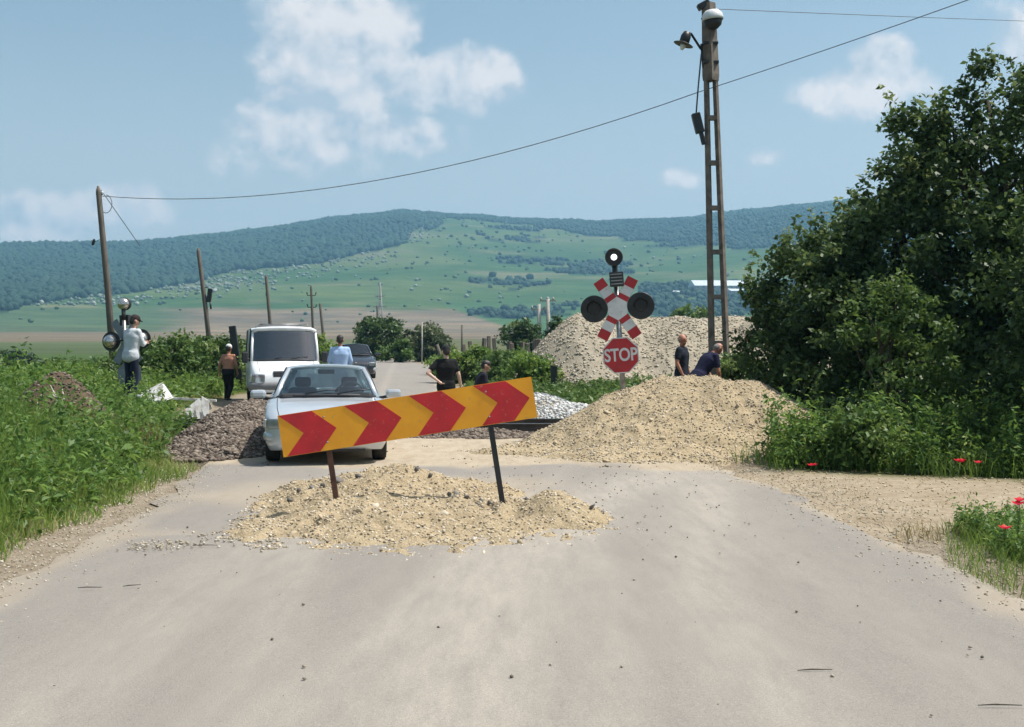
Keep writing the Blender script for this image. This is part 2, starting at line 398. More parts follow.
paint(plain*mid*(1-sstep(36, 39, elev+wv*.6))*(elev < 8), (.11,.12,.06))
paint(plain*sstep(500, 512, gpx+(elev-20)*3.0)*(1-sstep(40, 46, elev+wv)), (.055,.12,.04))
paint(fm, (.014,.032,.016))
near = 1-sstep(70, 130, gd)
m = near[:, None]; nn = sstep(.4, .62, fbm(gx/1.3, gy/1.3, 71))[:, None]
col = col*(1-m) + m*(grass_n*(1-nn)+np.array([.16,.15,.06])*nn)
dl = (road_c(gy)-road_h(gy))-gx; dr = gx-(road_c(gy)+road_h(gy)); side = np.maximum(dl, dr)
wob = (fbm(gx/.9, gy/.9, 77)-.5)*1.0
gravel_s = (1-sstep(.55, 1.0, side+wob*.6))*(gd < 140)
paint(gravel_s, (.32,.275,.215))
dirt = sstep(2.2, 2.8, gx+wob*.5)*(1-sstep(5.7, 6.4, gx+wob*.6-.10*(gy-11)))*sstep(10.4, 11.2, gy+wob*.7-.15*(gx-4))*(1-sstep(15.2, 16.2, gy+wob*.5+.35*(gx-4)))
paint(dirt, (.42,.355,.268))
cross = sstep(16.0, 17.5, gy+wob)*(1-sstep(24.5, 26, gy+wob))*sstep(-6.0, -5, gx+wob)*(1-sstep(5, 6.5, gx+wob))
paint(cross, (.36,.28,.19))
grd_me = npmesh('ground', V, [F4, F3], {'cover': col, 'far': sstep(60, 300, gd)}, smooth=True)
m_, nt, out = newmat('ground_cover'); M['ground'] = m_
a_ = nd(nt, 'ShaderNodeAttribute', attribute_name='cover'); fa = nd(nt, 'ShaderNodeAttribute', attribute_name='far')
f1, r1 = noise_fac(nt, 9, .3, .7, detail=8); f2, r2 = noise_fac(nt, .035, .3, .7, detail=8, stretch=(1,2.5,1))
c_near = mixc(nt, f1, a_.outputs['Color'], mixc(nt, 1.0, a_.outputs['Color'], (.70,.67,.62), 'MULTIPLY'))
f5, r5 = noise_fac(nt, 1.6, .4, .66, detail=9, rough=.7); c_near = mixc(nt, f5, c_near, mixc(nt, 1.0, c_near, (.78,.75,.70), 'MULTIPLY'))
f6, r6 = noise_fac(nt, 85, .5, .8, detail=3); c_near = mixc(nt, f6, c_near, mixc(nt, 1.0, c_near, (.62,.60,.57), 'MULTIPLY'))
c_far = mixc(nt, f2, a_.outputs['Color'], mixc(nt, 1.0, a_.outputs['Color'], (.60,.66,.58), 'MULTIPLY'))
f8, r8 = noise_fac(nt, .012, .42, .60, detail=6, stretch=(1,3.5,1)); c_far = mixc(nt, f8, c_far, mixc(nt, 1.0, c_far, (1.35,1.2,1.15), 'MULTIPLY'))
p = nd(nt, 'ShaderNodeBsdfPrincipled'); p.inputs['Roughness'].default_value = .95; p.inputs['Specular IOR Level'].default_value = .1
nt.links.new(mixc(nt, fa.outputs['Fac'], c_near, c_far), p.inputs['Base Color'])
b_ = nd(nt, 'ShaderNodeBump'); b_.inputs['Distance'].default_value = .04; b_.inputs['Strength'].default_value = .5
f3, r3 = noise_fac(nt, 11, detail=10, rough=.75); nt.links.new(r3, b_.inputs['Height']); nt.links.new(b_.outputs[0], p.inputs['Normal'])
nt.links.new(p.outputs[0], out.inputs[0])
tag(link('ground', grd_me, M['ground']), 'fields, verges and hills of grass and bare earth around the road', 'ground', kind='structure')

# ------------------------------------------------------------------ road
ys = np.concatenate([np.arange(-12, 34, .3), np.arange(34, 190, 1.5)]); us = np.linspace(-1, 1, 41)
YY, UU = np.meshgrid(ys, us, indexing='ij'); edge = (fbm(YY*1.3, np.sign(UU)*3+5, 91)-.5)*.5*(np.abs(UU) > .99)
XX = road_c(YY)+road_h(YY)*UU+edge*np.sign(UU)
ZZ = far_z(XX.ravel(), YY.ravel()).reshape(XX.shape)*1.0 + .025 - .02*UU**2 + (fbm(XX/2.2, YY/2.2, 95)-.5)*.02
ZZ = np.where(np.abs(UU) > .99, ZZ-.03, ZZ)
nY, nU = XX.shape; V = np.stack([XX, YY, ZZ], -1).reshape(-1, 3)
ii, jj = np.meshgrid(np.arange(nY-1), np.arange(nU-1), indexing='ij')
F4 = np.stack([ii*nU+jj, ii*nU+jj+1, (ii+1)*nU+jj+1, (ii+1)*nU+jj], -1).reshape(-1, 4)
x, y, u = XX.ravel(), YY.ravel(), UU.ravel()
w1 = (fbm(x/1.1, y/1.1, 101)-.5)
sand = sstep(15.0, 17.4, y+w1*3.2+(x-0)*.12)*(1-sstep(26, 30, y+w1*3))
sand = np.maximum(sand, .55*sstep(.84, 1.02, np.abs(u)+w1*.30))
sand = np.maximum(sand, .55*sstep(2.0, .6, np.hypot((x+1.5)/1.9, (y-13.4)/1.6)+w1*.8))
sand = np.maximum(sand, .55*sstep(1.0, .3, np.hypot((x+3.1)/1.0, (y-10.6)/.5)+w1*.8))
cv = lambda x0, b, c, w: np.exp(-((x-(x0+b*(y-6)+c*(y-6)**2))/w)**2)
track = 1.0*cv(-.25, .02, .022, .55)+.7*cv(1.25, .0, .018, .35)+.55*cv(-2.1, .02, .0, .4)+.5*cv(-1.3, -.09, .0, .16)+.45*cv(.55, .10, -.02, .13)+.4*cv(-.9, .16, 0, .12)+.35*cv(2.3, -.06, .004, .3)
road_me = npmesh('road', V, F4, {'sand': sand, 'wear': np.clip(track, 0, 1)}, smooth=True)
m_, nt, out = newmat('dusty_asphalt'); M['asphalt'] = m_
sa = nd(nt, 'ShaderNodeAttribute', attribute_name='sand'); we = nd(nt, 'ShaderNodeAttribute', attribute_name='wear')
f1, r1 = noise_fac(nt, .55, .3, .72, detail=6, rough=.6, stretch=(1,.35,1)); f2, r2 = noise_fac(nt, 120, .32, .70, detail=5, rough=.75); f3, r3 = noise_fac(nt, 3.1, .42, .66, detail=10, rough=.7, stretch=(1.6,.5,1))
asp = mixc(nt, f1, (.256,.234,.210), (.296,.270,.238))
asp = mixc(nt, f3, asp, mixc(nt, 1.0, asp, (.92,.92,.93), 'MULTIPLY'))
f9, r9 = noise_fac(nt, 42, .56, .66, detail=4, rough=.8); asp = mixc(nt, f9, asp, mixc(nt, 1.0, asp, (.80,.79,.78), 'MULTIPLY'))
f10, r10 = noise_fac(nt, 60, .60, .68, detail=3, rough=.8); asp = mixc(nt, f10, asp, mixc(nt, 1.0, asp, (1.22,1.22,1.2), 'MULTIPLY'))
wm = nd(nt, 'ShaderNodeMath', operation='MULTIPLY'); nt.links.new(we.outputs['Fac'], wm.inputs[0]); fa_, ra_ = noise_fac(nt, 2.4, .22, .62, detail=8, rough=.7, stretch=(2.5,.5,1)); nt.links.new(fa_, wm.inputs[1])
asp = mixc(nt, wm.outputs[0], asp, (.385,.348,.298))
asp = mixc(nt, f2, mixc(nt, 1.0, asp, (.70,.70,.70), 'MULTIPLY'), mixc(nt, 1.0, asp, (1.16,1.16,1.15), 'MULTIPLY'))
snd = mixc(nt, f2, (.36,.302,.222), (.46,.39,.29))
snd = mixc(nt, f3, snd, (.33,.265,.19))
mrs = nd(nt, 'ShaderNodeMapRange'); mrs.inputs['From Min'].default_value = .3; mrs.inputs['From Max'].default_value = .75
ad = nd(nt, 'ShaderNodeMath', operation='MULTIPLY_ADD'); ad.inputs[1].default_value = .35; nt.links.new(r3, ad.inputs[0]); nt.links.new(sa.outputs['Fac'], ad.inputs[2])
sb = nd(nt, 'ShaderNodeMath', operation='SUBTRACT'); sb.inputs[1].default_value = .17; nt.links.new(ad.outputs[0], sb.inputs[0])
nt.links.new(sb.outputs[0], mrs.inputs['Value'])
p = nd(nt, 'ShaderNodeBsdfPrincipled'); p.inputs['Roughness'].default_value = .9; p.inputs['Specular IOR Level'].default_value = .2
nt.links.new(mixc(nt, mrs.outputs[0], asp, snd), p.inputs['Base Color'])
b_ = nd(nt, 'ShaderNodeBump'); b_.inputs['Distance'].default_value = .012; b_.inputs['Strength'].default_value = .5
nt.links.new(r2, b_.inputs['Height']); nt.links.new(b_.outputs[0], p.inputs['Normal'])
nt.links.new(p.outputs[0], out.inputs[0])
tag(link('road', road_me, M['asphalt']), 'dusty worn asphalt road running up to the railway crossing', 'road', kind='structure')

# ------------------------------------------------------------------ woods and scrub on the far hills (seen as one mass)
def ico(sub):
    bm = bmesh.new(); bmesh.ops.create_icosphere(bm, subdivisions=sub, radius=1)
    v = np.array([q.co[:] for q in bm.verts]); bm.verts.index_update(); f = np.array([[q.index for q in c.verts] for c in bm.faces]); bm.free(); return v, f
ICO1, ICO2 = ico(1), ico(2)
def blobs(P, S, base, jit, seed, flat=.8):
    rng = np.random.default_rng(seed); bv, bf = base; n = len(P)
    W = bv[None]*(1+rng.uniform(-jit, jit, (n, len(bv), 1)))
    ang = rng.uniform(0, 6.28, n); c, s = np.cos(ang)[:, None], np.sin(ang)[:, None]
    X = W[:,:,0]*c-W[:,:,1]*s; Y = W[:,:,0]*s+W[:,:,1]*c
    W = np.stack([X, Y, W[:,:,2]*flat], -1)*S[:, None, None] + P[:, None, :]
    Fm = (bf[None]+(np.arange(n)*len(bv))[:, None, None]).reshape(-1, 3)
    return W.reshape(-1, 3), Fm, np.repeat(rng.uniform(0, 1, n), len(bv))
def scatter(n, dmin, dmax, seed, azm=25.5):
    rng = np.random.default_rng(seed); a = np.radians(rng.uniform(-azm, azm, n)); d = np.sqrt(rng.uniform(dmin**2, dmax**2, n))
    x, y = d*np.sin(a), d*np.cos(a); z = far_z(x, y); return x, y, z, d, 512+FPX*np.tan(a), (z-CAMH)/d*FPX
x, y, z, d, px, el = scatter(110000, 900, 2680, 1)
k = forest_mask(px, el, d, x, y); k &= RNG.uniform(0, 1, len(x)) < np.where(px < 440, .8, .62); x, y, z = x[k][:32000], y[k][:32000], z[k][:32000]
S = RNG.uniform(2.6, 5.6, len(x)); S *= (.65+.8*fbm(x/60, y/60, 301))*np.where(x/y > -.06, .72, 1); Vb, Fb, tb = blobs(np.stack([x, y, z+S*.55], -1), S, ICO1, .30, 4, 1.0); tb = np.clip(tb*.45+.75*np.repeat(fbm(x/110, y/110, 302), 12)-.12, 0, 1)
m_wood = leaf_mat('far_wood_foliage', (.005,.025,.014), (.014,.048,.022), (.040,.080,.034), trans=.0, rough=.8)
tag(link('wood', npmesh('wood', Vb, Fb, {'tint': tb}, smooth=True), m_wood), 'dark green wood covering the long ridge behind the fields', 'wood', kind='stuff')
x, y, z, d, px, el = scatter(16000, 620, 2500, 2)
pr = np.where(px < 440, .10*(fbm(x/70, y/40, 81) > .52)+.012, .13*(fbm(x/90, y/45, 82) > .5)+.02)*(el > 22)
k = (~forest_mask(px, el, d, x, y)) & (RNG.uniform(0, 1, len(x)) < pr); x, y, z, d = x[k], y[k], z[k], d[k]
S = RNG.uniform(1.0, 3.6, len(x))*np.interp(d, [600, 2500], [.7, 1.2]); Vb, Fb, tb = blobs(np.stack([x, y, z+S*.5], -1), S, ICO1, .28, 5, .8)
m_scrub = leaf_mat('far_scrub_foliage', (.03,.07,.025), (.07,.12,.04), (.10,.14,.06), trans=.0, rough=.8)
tag(link('scrub', npmesh('scrub', Vb, Fb, {'tint': tb}, smooth=True), m_scrub), 'dark bushes dotted over the open hillside', 'scrub', kind='stuff')
x, y, z, d, px, el = scatter(26000, 1000, 2300, 3)
edge_d = np.interp(px, FL_X, FL_Y)-el
pr = np.where(px < 440, .95*np.exp(-(np.maximum(edge_d, 0)/12)**2)+.03, .03*(el < 100))*(fbm(x/55, y/35, 83) > .45)*(el > 38)
k = (~forest_mask(px, el, d, x, y)) & (RNG.uniform(0, 1, len(x)) < pr); x, y, z = x[k], y[k], z[k]
S = RNG.uniform(.9, 2.8, len(x)); Vb, Fb, tb = blobs(np.stack([x, y, z+S*.5], -1), S, ICO1, .28, 6, .75)
m_bloss = leaf_mat('far_blossom_foliage', (.12,.16,.11), (.20,.23,.18), (.34,.36,.31), trans=.0, rough=.8)
tag(link('blossom_scrub', npmesh('blossom_scrub', Vb, Fb, {'tint': tb}, smooth=True), m_bloss), 'pale blossoming bushes along the edge of the wood', 'scrub', kind='stuff')
# row of trees standing along the skyline
rs = np.random.default_rng(9); a = np.radians(rs.uniform(-24, 15.5, 700)); dd = rs.uniform(2570, 2640, 700); x, y = dd*np.sin(a), dd*np.cos(a); z = far_z(x, y)
k = rs.uniform(0, 1, 700) < np.where(np.abs(a+.06) < .05, .25, .6); S = rs.uniform(2., 4.6, 700); Vb, Fb, tb = blobs(np.stack([x, y, z+S*.5], -1)[k], S[k], ICO1, .3, 7, .9)
tag(link('skyline_wood', npmesh('skyline_wood', Vb, Fb, {'tint': tb}, smooth=True), m_wood), 'small dark treetops along the skyline of the ridge', 'wood', kind='stuff')
# ------------------------------------------------------------------ foliage builders
def leaf_arrays(P, size, seed, aspect=.55, up=.35, tint=None):
    rng = np.random.default_rng(seed); n = len(P)
    d = rng.normal(size=(n, 3)); d[:, 2] = d[:, 2]*.7-.25; d /= np.linalg.norm(d, axis=1)[:, None]
    nrm = rng.normal(size=(n, 3)); nrm[:, 2] += up*2.5
    s = np.cross(d, nrm); s /= (np.linalg.norm(s, axis=1)[:, None]+1e-9); nn = np.cross(s, d)
    L = (np.asarray(size)*rng.uniform(.5, 1.45, n))[:, None]
    b = P; t = P+d*L+nn*L*-.12; m = P+d*L*.45+nn*L*.06
    V = np.stack([b, m+s*L*aspect*.5, t, m-s*L*aspect*.5], 1).reshape(-1, 3)
    F = np.arange(n*4).reshape(-1, 4)
    if tint is None: tint = rng.beta(2, 2.5, n)
    return V, F, np.repeat(np.clip(tint+rng.normal(0, .12, n), 0, 1), 4)
def crown_points(ells, nclump, nleaf, cr, seed, surf=.55):
    """leaf positions gathered in clumps that fill a set of ellipsoids (cx,cy,cz,rx,ry,rz)"""
    rng = np.random.default_rng(seed); w = np.array([e[3]*e[4]*e[5] for e in ells])**.62; w /= w.sum()
    idx = rng.choice(len(ells), nclump, p=w); E = np.array(ells)[idx]
    d = rng.normal(size=(nclump, 3)); d /= np.linalg.norm(d, axis=1)[:, None]
    rad = rng.uniform(0, 1, nclump)**(1/3)*(1-surf)+surf*rng.uniform(.72, 1.12, nclump)
    C = E[:, :3]+d*rad[:, None]*E[:, 3:]
    ci = rng.integers(0, nclump, nleaf); crs = cr*rng.uniform(.5, 1.35, nclump)
    q = rng.normal(size=(nleaf, 3)); q /= np.linalg.norm(q, axis=1)[:, None]; q *= (rng.uniform(0, 1, nleaf)**.55)[:, None]
    q[:, 2] *= .75
    P = C[ci]+q*crs[ci][:, None]; ct = rng.beta(2, 2.4, nclump)
    return P, C, ct[ci]
def limb(mb, p0, p1, r0, r1, seed, n=6):
    rg = random.Random(seed); pts = []; L = (p1-p0).length
    for i in range(n):
        t = i/(n-1); w = math.sin(t*math.pi)*L*.06
        pts.append(p0.lerp(p1, t)+Vector((rg.uniform(-w, w), rg.uniform(-w, w), rg.uniform(-w, w)*.5)))
    mb.tube(pts, [r0+(r1-r0)*i/(n-1) for i in range(n)], n=7)
M['bark'] = mat('tree_bark', (.075,.06,.045), .95, c2=(.04,.032,.025), scale=10, bump=.5, stretch=(2,2,.5))
M['leaf_dark'] = leaf_mat('leaf_dark', (.028,.058,.017), (.08,.14,.038), (.22,.28,.10), trans=.34)
M['leaf_mid'] = leaf_mat('leaf_mid', (.045,.095,.020), (.11,.19,.045), (.22,.27,.09), trans=.35)
M['leaf_light'] = leaf_mat('leaf_light', (.065,.135,.022), (.15,.25,.05), (.28,.33,.11), trans=.42)
M['leaf_olive'] = leaf_mat('leaf_olive', (.07,.095,.04), (.12,.15,.065), (.2,.2,.1), trans=.25)
M['leaf_blue'] = leaf_mat('leaf_bluish', (.02,.045,.03), (.05,.085,.05), (.09,.12,.08), trans=.2)
M['grass'] = leaf_mat('grass_blades', (.07,.15,.022), (.18,.28,.055), (.42,.39,.17), trans=.45)
M['weed'] = leaf_mat('weed_leaves', (.045,.11,.02), (.14,.25,.05), (.29,.36,.12), trans=.42)
M['dry_grass'] = leaf_mat('dry_grass', (.22,.20,.07), (.34,.28,.13), (.42,.34,.2), trans=.25)
M['rusty'] = leaf_mat('rusty_stalks', (.12,.055,.04), (.20,.10,.07), (.28,.17,.11), trans=.2)
M['poppy'] = leaf_mat('poppy_petals', (.62,.025,.012), (.75,.04,.02), trans=.35)
def tree(name, base, ells, nclump, nleaf, cr, lsize, mat_, seed, label, cat='tree', trunk_r=.12, nlimb=9, group=None, aspect=.6, surf=.55, stems=1, shoots=0, shootlen=(.22, .65)):
    """ells in metres relative to the base of the trunk"""
    x, y = base; z = h1(x, y); t = empty(name, (x, y, z), 0, label, cat, group)
    P, C, ct = crown_points(ells, nclump, nleaf, cr, seed, surf)
    if shoots:                                           # young shoots that break the outline
        rs_ = np.random.default_rng(seed+7); cz = C[:, 2]; cand = np.argsort(-(cz+.6*rs_.uniform(0, 1, len(C))*cz.max()))[:shoots]
        Q = []; Tn = []
        for c_ in cand:
            ln = rs_.uniform(*shootlen); dv = np.array([rs_.normal(0, .28), rs_.normal(0, .28), 1.0]); m_n = int(85*ln); tt_ = rs_.uniform(0, 1, m_n)
            Q.append(C[c_]+dv*(tt_*ln)[:, None]+rs_.normal(0, 1, (m_n, 3))*(.10*(1.1-tt_))[:, None]); Tn.append(np.full(m_n, rs_.uniform(.3, 1)))
        P = np.vstack([P]+Q); ct = np.concatenate([ct]+Tn)
    keep = P[:, 2] > .05; P, ct = P[keep], ct[keep]
    V, F, ti = leaf_arrays(P, lsize, seed+1, aspect, tint=ct)
    link('crown', npmesh('crown', V, F, {'tint': ti}), mat_, t)
    mb = MB(); rg = random.Random(seed); et = max(ells, key=lambda e: e[2]); top = Vector(et[:3])*.96
    for s in range(stems):
        off = Vector((rg.uniform(-.3, .3), rg.uniform(-.3, .3), 0)) if stems > 1 else Vector((0,0,0))
        k = (top if s == 0 else Vector(ells[rg.randrange(len(ells))][:3])*.95); limb(mb, Vector((off.x, off.y, -.15)), k, trunk_r, trunk_r*.25, seed+s)
        for i in range(nlimb):
            c = Vector(C[rg.randrange(len(C))]); a = Vector((off.x, off.y, 0)).lerp(k, rg.uniform(.15, .75))
            limb(mb, a, c, trunk_r*.4, .012, seed+i*3+s)
    mb.build('trunk', M['bark'], t)
    return t
def blades(name, x, y, h, w, seed, mat_, label, cat='grass', lean=.65, tint=None, z=None):
    rng = np.random.default_rng(seed); n = len(x); z = H(x, y) if z is None else z
    a = rng.uniform(0, 6.283, n); dx, dy = np.cos(a), np.sin(a); b = rng.uniform(0, 6.283, n)
    sx, sy = np.cos(b)*w/2, np.sin(b)*w/2; l = h*lean*rng.uniform(.2, 1.5, n)
    z = z-.03
    V = np.stack([np.stack([x-sx, y-sy, z], -1), np.stack([x+sx, y+sy, z], -1),
                  np.stack([x+dx*l*.3+sx*.8, y+dy*l*.3+sy*.8, z+h*.6], -1), np.stack([x+dx*l*.3-sx*.8, y+dy*l*.3-sy*.8, z+h*.6], -1),
                  np.stack([x+dx*l, y+dy*l, z+h], -1)], 1).reshape(-1, 3)
    o = np.arange(n)*5
    F4 = np.stack([o, o+1, o+2, o+3], -1); F3 = np.stack([o+3, o+2, o+4], -1)
    t = rng.beta(2, 2.6, n) if tint is None else tint
    o_ = link(name, npmesh(name, V, [F4, F3], {'tint': np.repeat(np.clip(t, 0, 1), 5)}), mat_)
    return tag(o_, label, cat, kind='stuff')
def weeds(name, x, y, h, seed, mat_, label, nl=16, lsize=.11, cat='weeds', spread=.16, kind='stuff'):
    rng = np.random.default_rng(seed); n = len(x); z = H(x, y)
    t = rng.uniform(.08, 1, (n, nl)); a = rng.uniform(0, 6.283, (n, nl)); ln = rng.normal(0, .16, (n, 2))
    r = spread*(1.15-t)*rng.uniform(.1, 1, (n, nl))
    X = x[:, None]+np.cos(a)*r+ln[:, :1]*t*h[:, None]; Y = y[:, None]+np.sin(a)*r+ln[:, 1:]*t*h[:, None]; Z = z[:, None]+t*h[:, None]
    P = np.stack([X, Y, Z], -1).reshape(-1, 3); tn = np.repeat(rng.beta(2, 2.4, n), nl)
    V, F, ti = leaf_arrays(P, np.full(len(P), lsize)*np.repeat(rng.uniform(.6, 1.3, n), nl), seed+1, .38, tint=tn, up=.5)
    o_ = link(name, npmesh(name, V, F, {'tint': ti}), mat_)
    return tag(o_, label, cat, kind=kind)
def dlr(x, y): return (road_c(y)-road_h(y))-x, x-(road_c(y)+road_h(y))

# ------------------------------------------------------------------ heaps of sand, gravel and ballast
def heap_mesh(name, x0, x1, y0, y1, step, fn):
    xs = np.arange(x0, x1+step, step); ys_ = np.arange(y0, y1+step, step); X, Y = np.meshgrid(xs, ys_); Z = fn(X, Y)
    ny, nx = X.shape; V = np.stack([X, Y, Z], -1).reshape(-1, 3)
    i, j = np.meshgrid(np.arange(ny-1), np.arange(nx-1), indexing='ij'); F = np.stack([i*nx+j, i*nx+j+1, (i+1)*nx+j+1, (i+1)*nx+j], -1).reshape(-1, 4)
    zz = V[:, 2]; F = F[(zz[F] > -.045).any(1)]
    used = np.unique(F); mp = -np.ones(len(V), dtype=int); mp[used] = np.arange(len(used))
    return npmesh(name, V[used], mp[F], smooth=True)
def rocks(name, P, S, seed, flat=.7, base=None):
    Vb, Fb, tb = blobs(P, S, base or ICO1, .35, seed, flat)
    return npmesh(name, Vb, Fb, {'tint': tb})
def rock_mat(name, c1, c2, c3):
    m, nt, out = newmat(name); a = nd(nt, 'ShaderNodeAttribute', attribute_name='tint'); cr = nd(nt, 'ShaderNodeValToRGB'); e = cr.color_ramp.elements
    e[0].color = (*c1, 1); e[1].color = (*c3, 1); q = e.new(.55); q.color = (*c2, 1); nt.links.new(a.outputs['Fac'], cr.inputs[0])
    p = nd(nt, 'ShaderNodeBsdfPrincipled'); p.inputs['Roughness'].default_value = .9; p.inputs['Specular IOR Level'].default_value = .25
    f, r = noise_fac(nt, 30, .3, .7); nt.links.new(mixc(nt, f, cr.outputs[0], mixc(nt, 1.0, cr.outputs[0], (.75,.74,.72), 'MULTIPLY')), p.inputs['Base Color']); nt.links.new(p.outputs[0], out.inputs[0]); return m
def sand_mat(name, c1, c2, c3, sc=14, bump=.8):
    m, nt, out = newmat(name); p = nd(nt, 'ShaderNodeBsdfPrincipled'); p.inputs['Roughness'].default_value = .95; p.inputs['Specular IOR Level'].default_value = .15
    f, r = noise_fac(nt, sc, .3, .7, detail=10, rough=.7); g, r2 = noise_fac(nt, 3.2, .40, .66, detail=8, rough=.65); q, r3 = noise_fac(nt, 60, .55, .72, detail=4)
    c = mixc(nt, f, c1, c2); c = mixc(nt, g, c, mixc(nt, 1.0, c, (.74,.73,.72), 'MULTIPLY')); c = mixc(nt, q, c, c3)
    nt.links.new(c, p.inputs['Base Color'])
    b = nd(nt, 'ShaderNodeBump'); b.inputs['Strength'].default_value = bump; b.inputs['Distance'].default_value = .05; nt.links.new(r, b.inputs['Height'])
    b2 = nd(nt, 'ShaderNodeBump'); b2.inputs['Strength'].default_value = .6; b2.inputs['Distance'].default_value = .015; nt.links.new(r3, b2.inputs['Height']); nt.links.new(b.outputs[0], b2.inputs['Normal'])
    nt.links.new(b2.outputs[0], p.inputs['Normal']); nt.links.new(p.outputs[0], out.inputs[0]); return m
M['sand'] = sand_mat('ochre_sand', (.50,.40,.25), (.36,.28,.175), (.64,.56,.43))
M['gravel'] = sand_mat('pale_gravel', (.44,.385,.29), (.31,.265,.20), (.55,.50,.40), sc=22)
M['ballast_bed'] = sand_mat('brown_ballast_bed', (.17,.135,.105), (.10,.08,.065), (.24,.20,.16), sc=20)
M['earth'] = sand_mat('brown_earth', (.15,.105,.07), (.09,.065,.045), (.22,.16,.11), sc=10)
M['stone_mix'] = rock_mat('mixed_stones', (.22,.19,.155), (.50,.40,.26), (.74,.68,.58))
M['stone_pale'] = rock_mat('pale_stones', (.30,.25,.18), (.46,.40,.30), (.62,.57,.48))
M['stone_sand'] = rock_mat('sandy_stones', (.36,.26,.145), (.54,.42,.245), (.68,.59,.43))
M['stone_brown'] = rock_mat('ballast_stones', (.07,.055,.045), (.16,.125,.10), (.33,.28,.23))
M['stone_white'] = rock_mat('white_stones', (.45,.45,.44), (.58,.58,.57), (.72,.72,.71))
M['stone_dark'] = rock_mat('dark_chips', (.10,.085,.07), (.28,.235,.18), (.50,.43,.34))
STONES = [rocks('stone', np.zeros((1,3)), np.ones(1), 200+i, .7, ICO2) for i in range(5)]
def stone_parts(parent, n, P, smin, smax, mat_, seed, name='stone'):
    rg = random.Random(seed); mes = []
    for s in STONES:
        c = s.copy(); c.materials.clear(); c.materials.append(mat_); mes.append(c)
    for i in range(n):
        o = bpy.data.objects.new(name, mes[rg.randrange(len(mes))]); COL.objects.link(o); o.parent = parent
        s = smin+(smax-smin)*rg.random()**2.2; o.location = P[i]; o.scale = (s*rg.uniform(.8, 1.3), s*rg.uniform(.8, 1.2), s*rg.uniform(.6, .95)); o.rotation_euler = (rg.uniform(0, 6), rg.uniform(0, 6), rg.uniform(0, 6))
def heap(name, label, cat, fn, rect, step, mat_, stone_mat, nsm, ssm, nbig, sbig, seed, kindname='heap_body', smallname='gravel', edge=-.004):
    x0, x1, y0, y1 = rect; t = empty(name, ((x0+x1)/2, (y0+y1)/2, 0), 0, label, cat); off = np.array([(x0+x1)/2, (y0+y1)/2, 0])
    me = heap_mesh(kindname, x0, x1, y0, y1, step, fn)
    me.transform(Matrix.Translation(-Vector(off))); link(kindname, me, mat_, t)
    rng = np.random.default_rng(seed)
    def pts(n, lo=.0):
        x = rng.uniform(x0, x1, n*8); y = rng.uniform(y0, y1, n*8); z = fn(x, y); k = z > lo; x, y, z = x[k][:n], y[k][:n], z[k][:n]; return np.stack([x, y, z], -1)-off
    if nsm:
        P = pts(nsm, edge); S = ssm*rng.uniform(.4, 1.0, len(P))**1.5*1.6; P[:, 2] = np.maximum(P[:, 2], .02)+S*.15
        g = link(smallname, rocks(smallname, P, S, seed+3), stone_mat, t); g['kind'] = 'stuff'
    if nbig:
        P = pts(nbig, .0); P[:, 2] += sbig[0]*.2; stone_parts(t, len(P), [tuple(p) for p in P], sbig[0], sbig[1], stone_mat, seed+5)
    return t
def cone(X, Y, cx, cy, rx, ry, h, p=1.0, seed=1, rough=.25, k=1.6):
    a = np.arctan2((Y-cy)/ry, (X-cx)/rx); r = np.hypot((X-cx)/rx, (Y-cy)/ry)
    r = r*(1+(fbm(X/rx*k+seed*7.3, Y/ry*k, seed)-.5)*rough)
    s = (np.sqrt(r*r+.018)-.134)/.876
    return h*(1-np.maximum(s, 0)**p)
# front mound in which the barrier board stands
def f_front(X, Y):
    asy = lambda cy, f, b: np.where(Y < cy, f, b)
    z = np.maximum.reduce([cone(X, Y, -1.25, 12.7, 1.5, asy(12.7, 3.35, 1.5), .34, 1.15, 2, .35), cone(X, Y, -.75, 12.0, .75, asy(12.0, 2.5, 1.3), .20, 1.2, 3, .4), cone(X, Y, .42, 11.5, .56, .85, .26, 1.0, 4, .35),
                           cone(X, Y, -.10, 11.5, .26, .6, .15, 1.1, 6, .4), cone(X, Y, -1.75, 11.4, .5, 1.2, .14, 1.2, 5, .4), cone(X, Y, -.85, 10.8, 1.25, 1.3, .08, 1.2, 7, .5)])
    return np.where(z > -.06, z+(fbm(X/.22, Y/.22, 12)-.5)*.11+(fbm(X/.6, Y/.6, 13)-.5)*.12+(vnoise(X/.08, Y/.08, 14)-.5)*.055, -.2)
heap('sand_mound', 'low mound of yellow sand and broken stone on the asphalt under the chevron board', 'sand mound', f_front, (-3.1, 1.7, 9.0, 14.6), .035, M['sand'], M['stone_mix'], 9500, .0095, 150, (.012, .038), 41)
M['asphalt_lump'] = rock_mat('asphalt_lumps', (.10,.095,.09), (.16,.15,.14), (.26,.245,.225))
mound = [o for o in bpy.data.objects if o.name == 'sand_mound'][0]; rl = random.Random(9); lumps = []
for (lx_, ly_) in [(-2.15,12.1),(-2.05,12.3),(-1.95,12.35),(-1.8,12.4),(-2.2,11.9),(-1.6,12.5),(-.55,12.0),(-.45,11.9),(-.30,11.75),(-.22,11.7),(-.6,11.5),(.15,11.6),(.75,11.2),(.85,11.35),(-1.0,12.6),(-.85,12.5)]:
    lumps.append((lx_-mound.location.x, ly_-mound.location.y, float(f_front(np.array([lx_]), np.array([ly_]))[0])+.02))
stone_parts(mound, len(lumps), lumps, .025, .055, M['asphalt_lump'], 10, 'asphalt_lump')
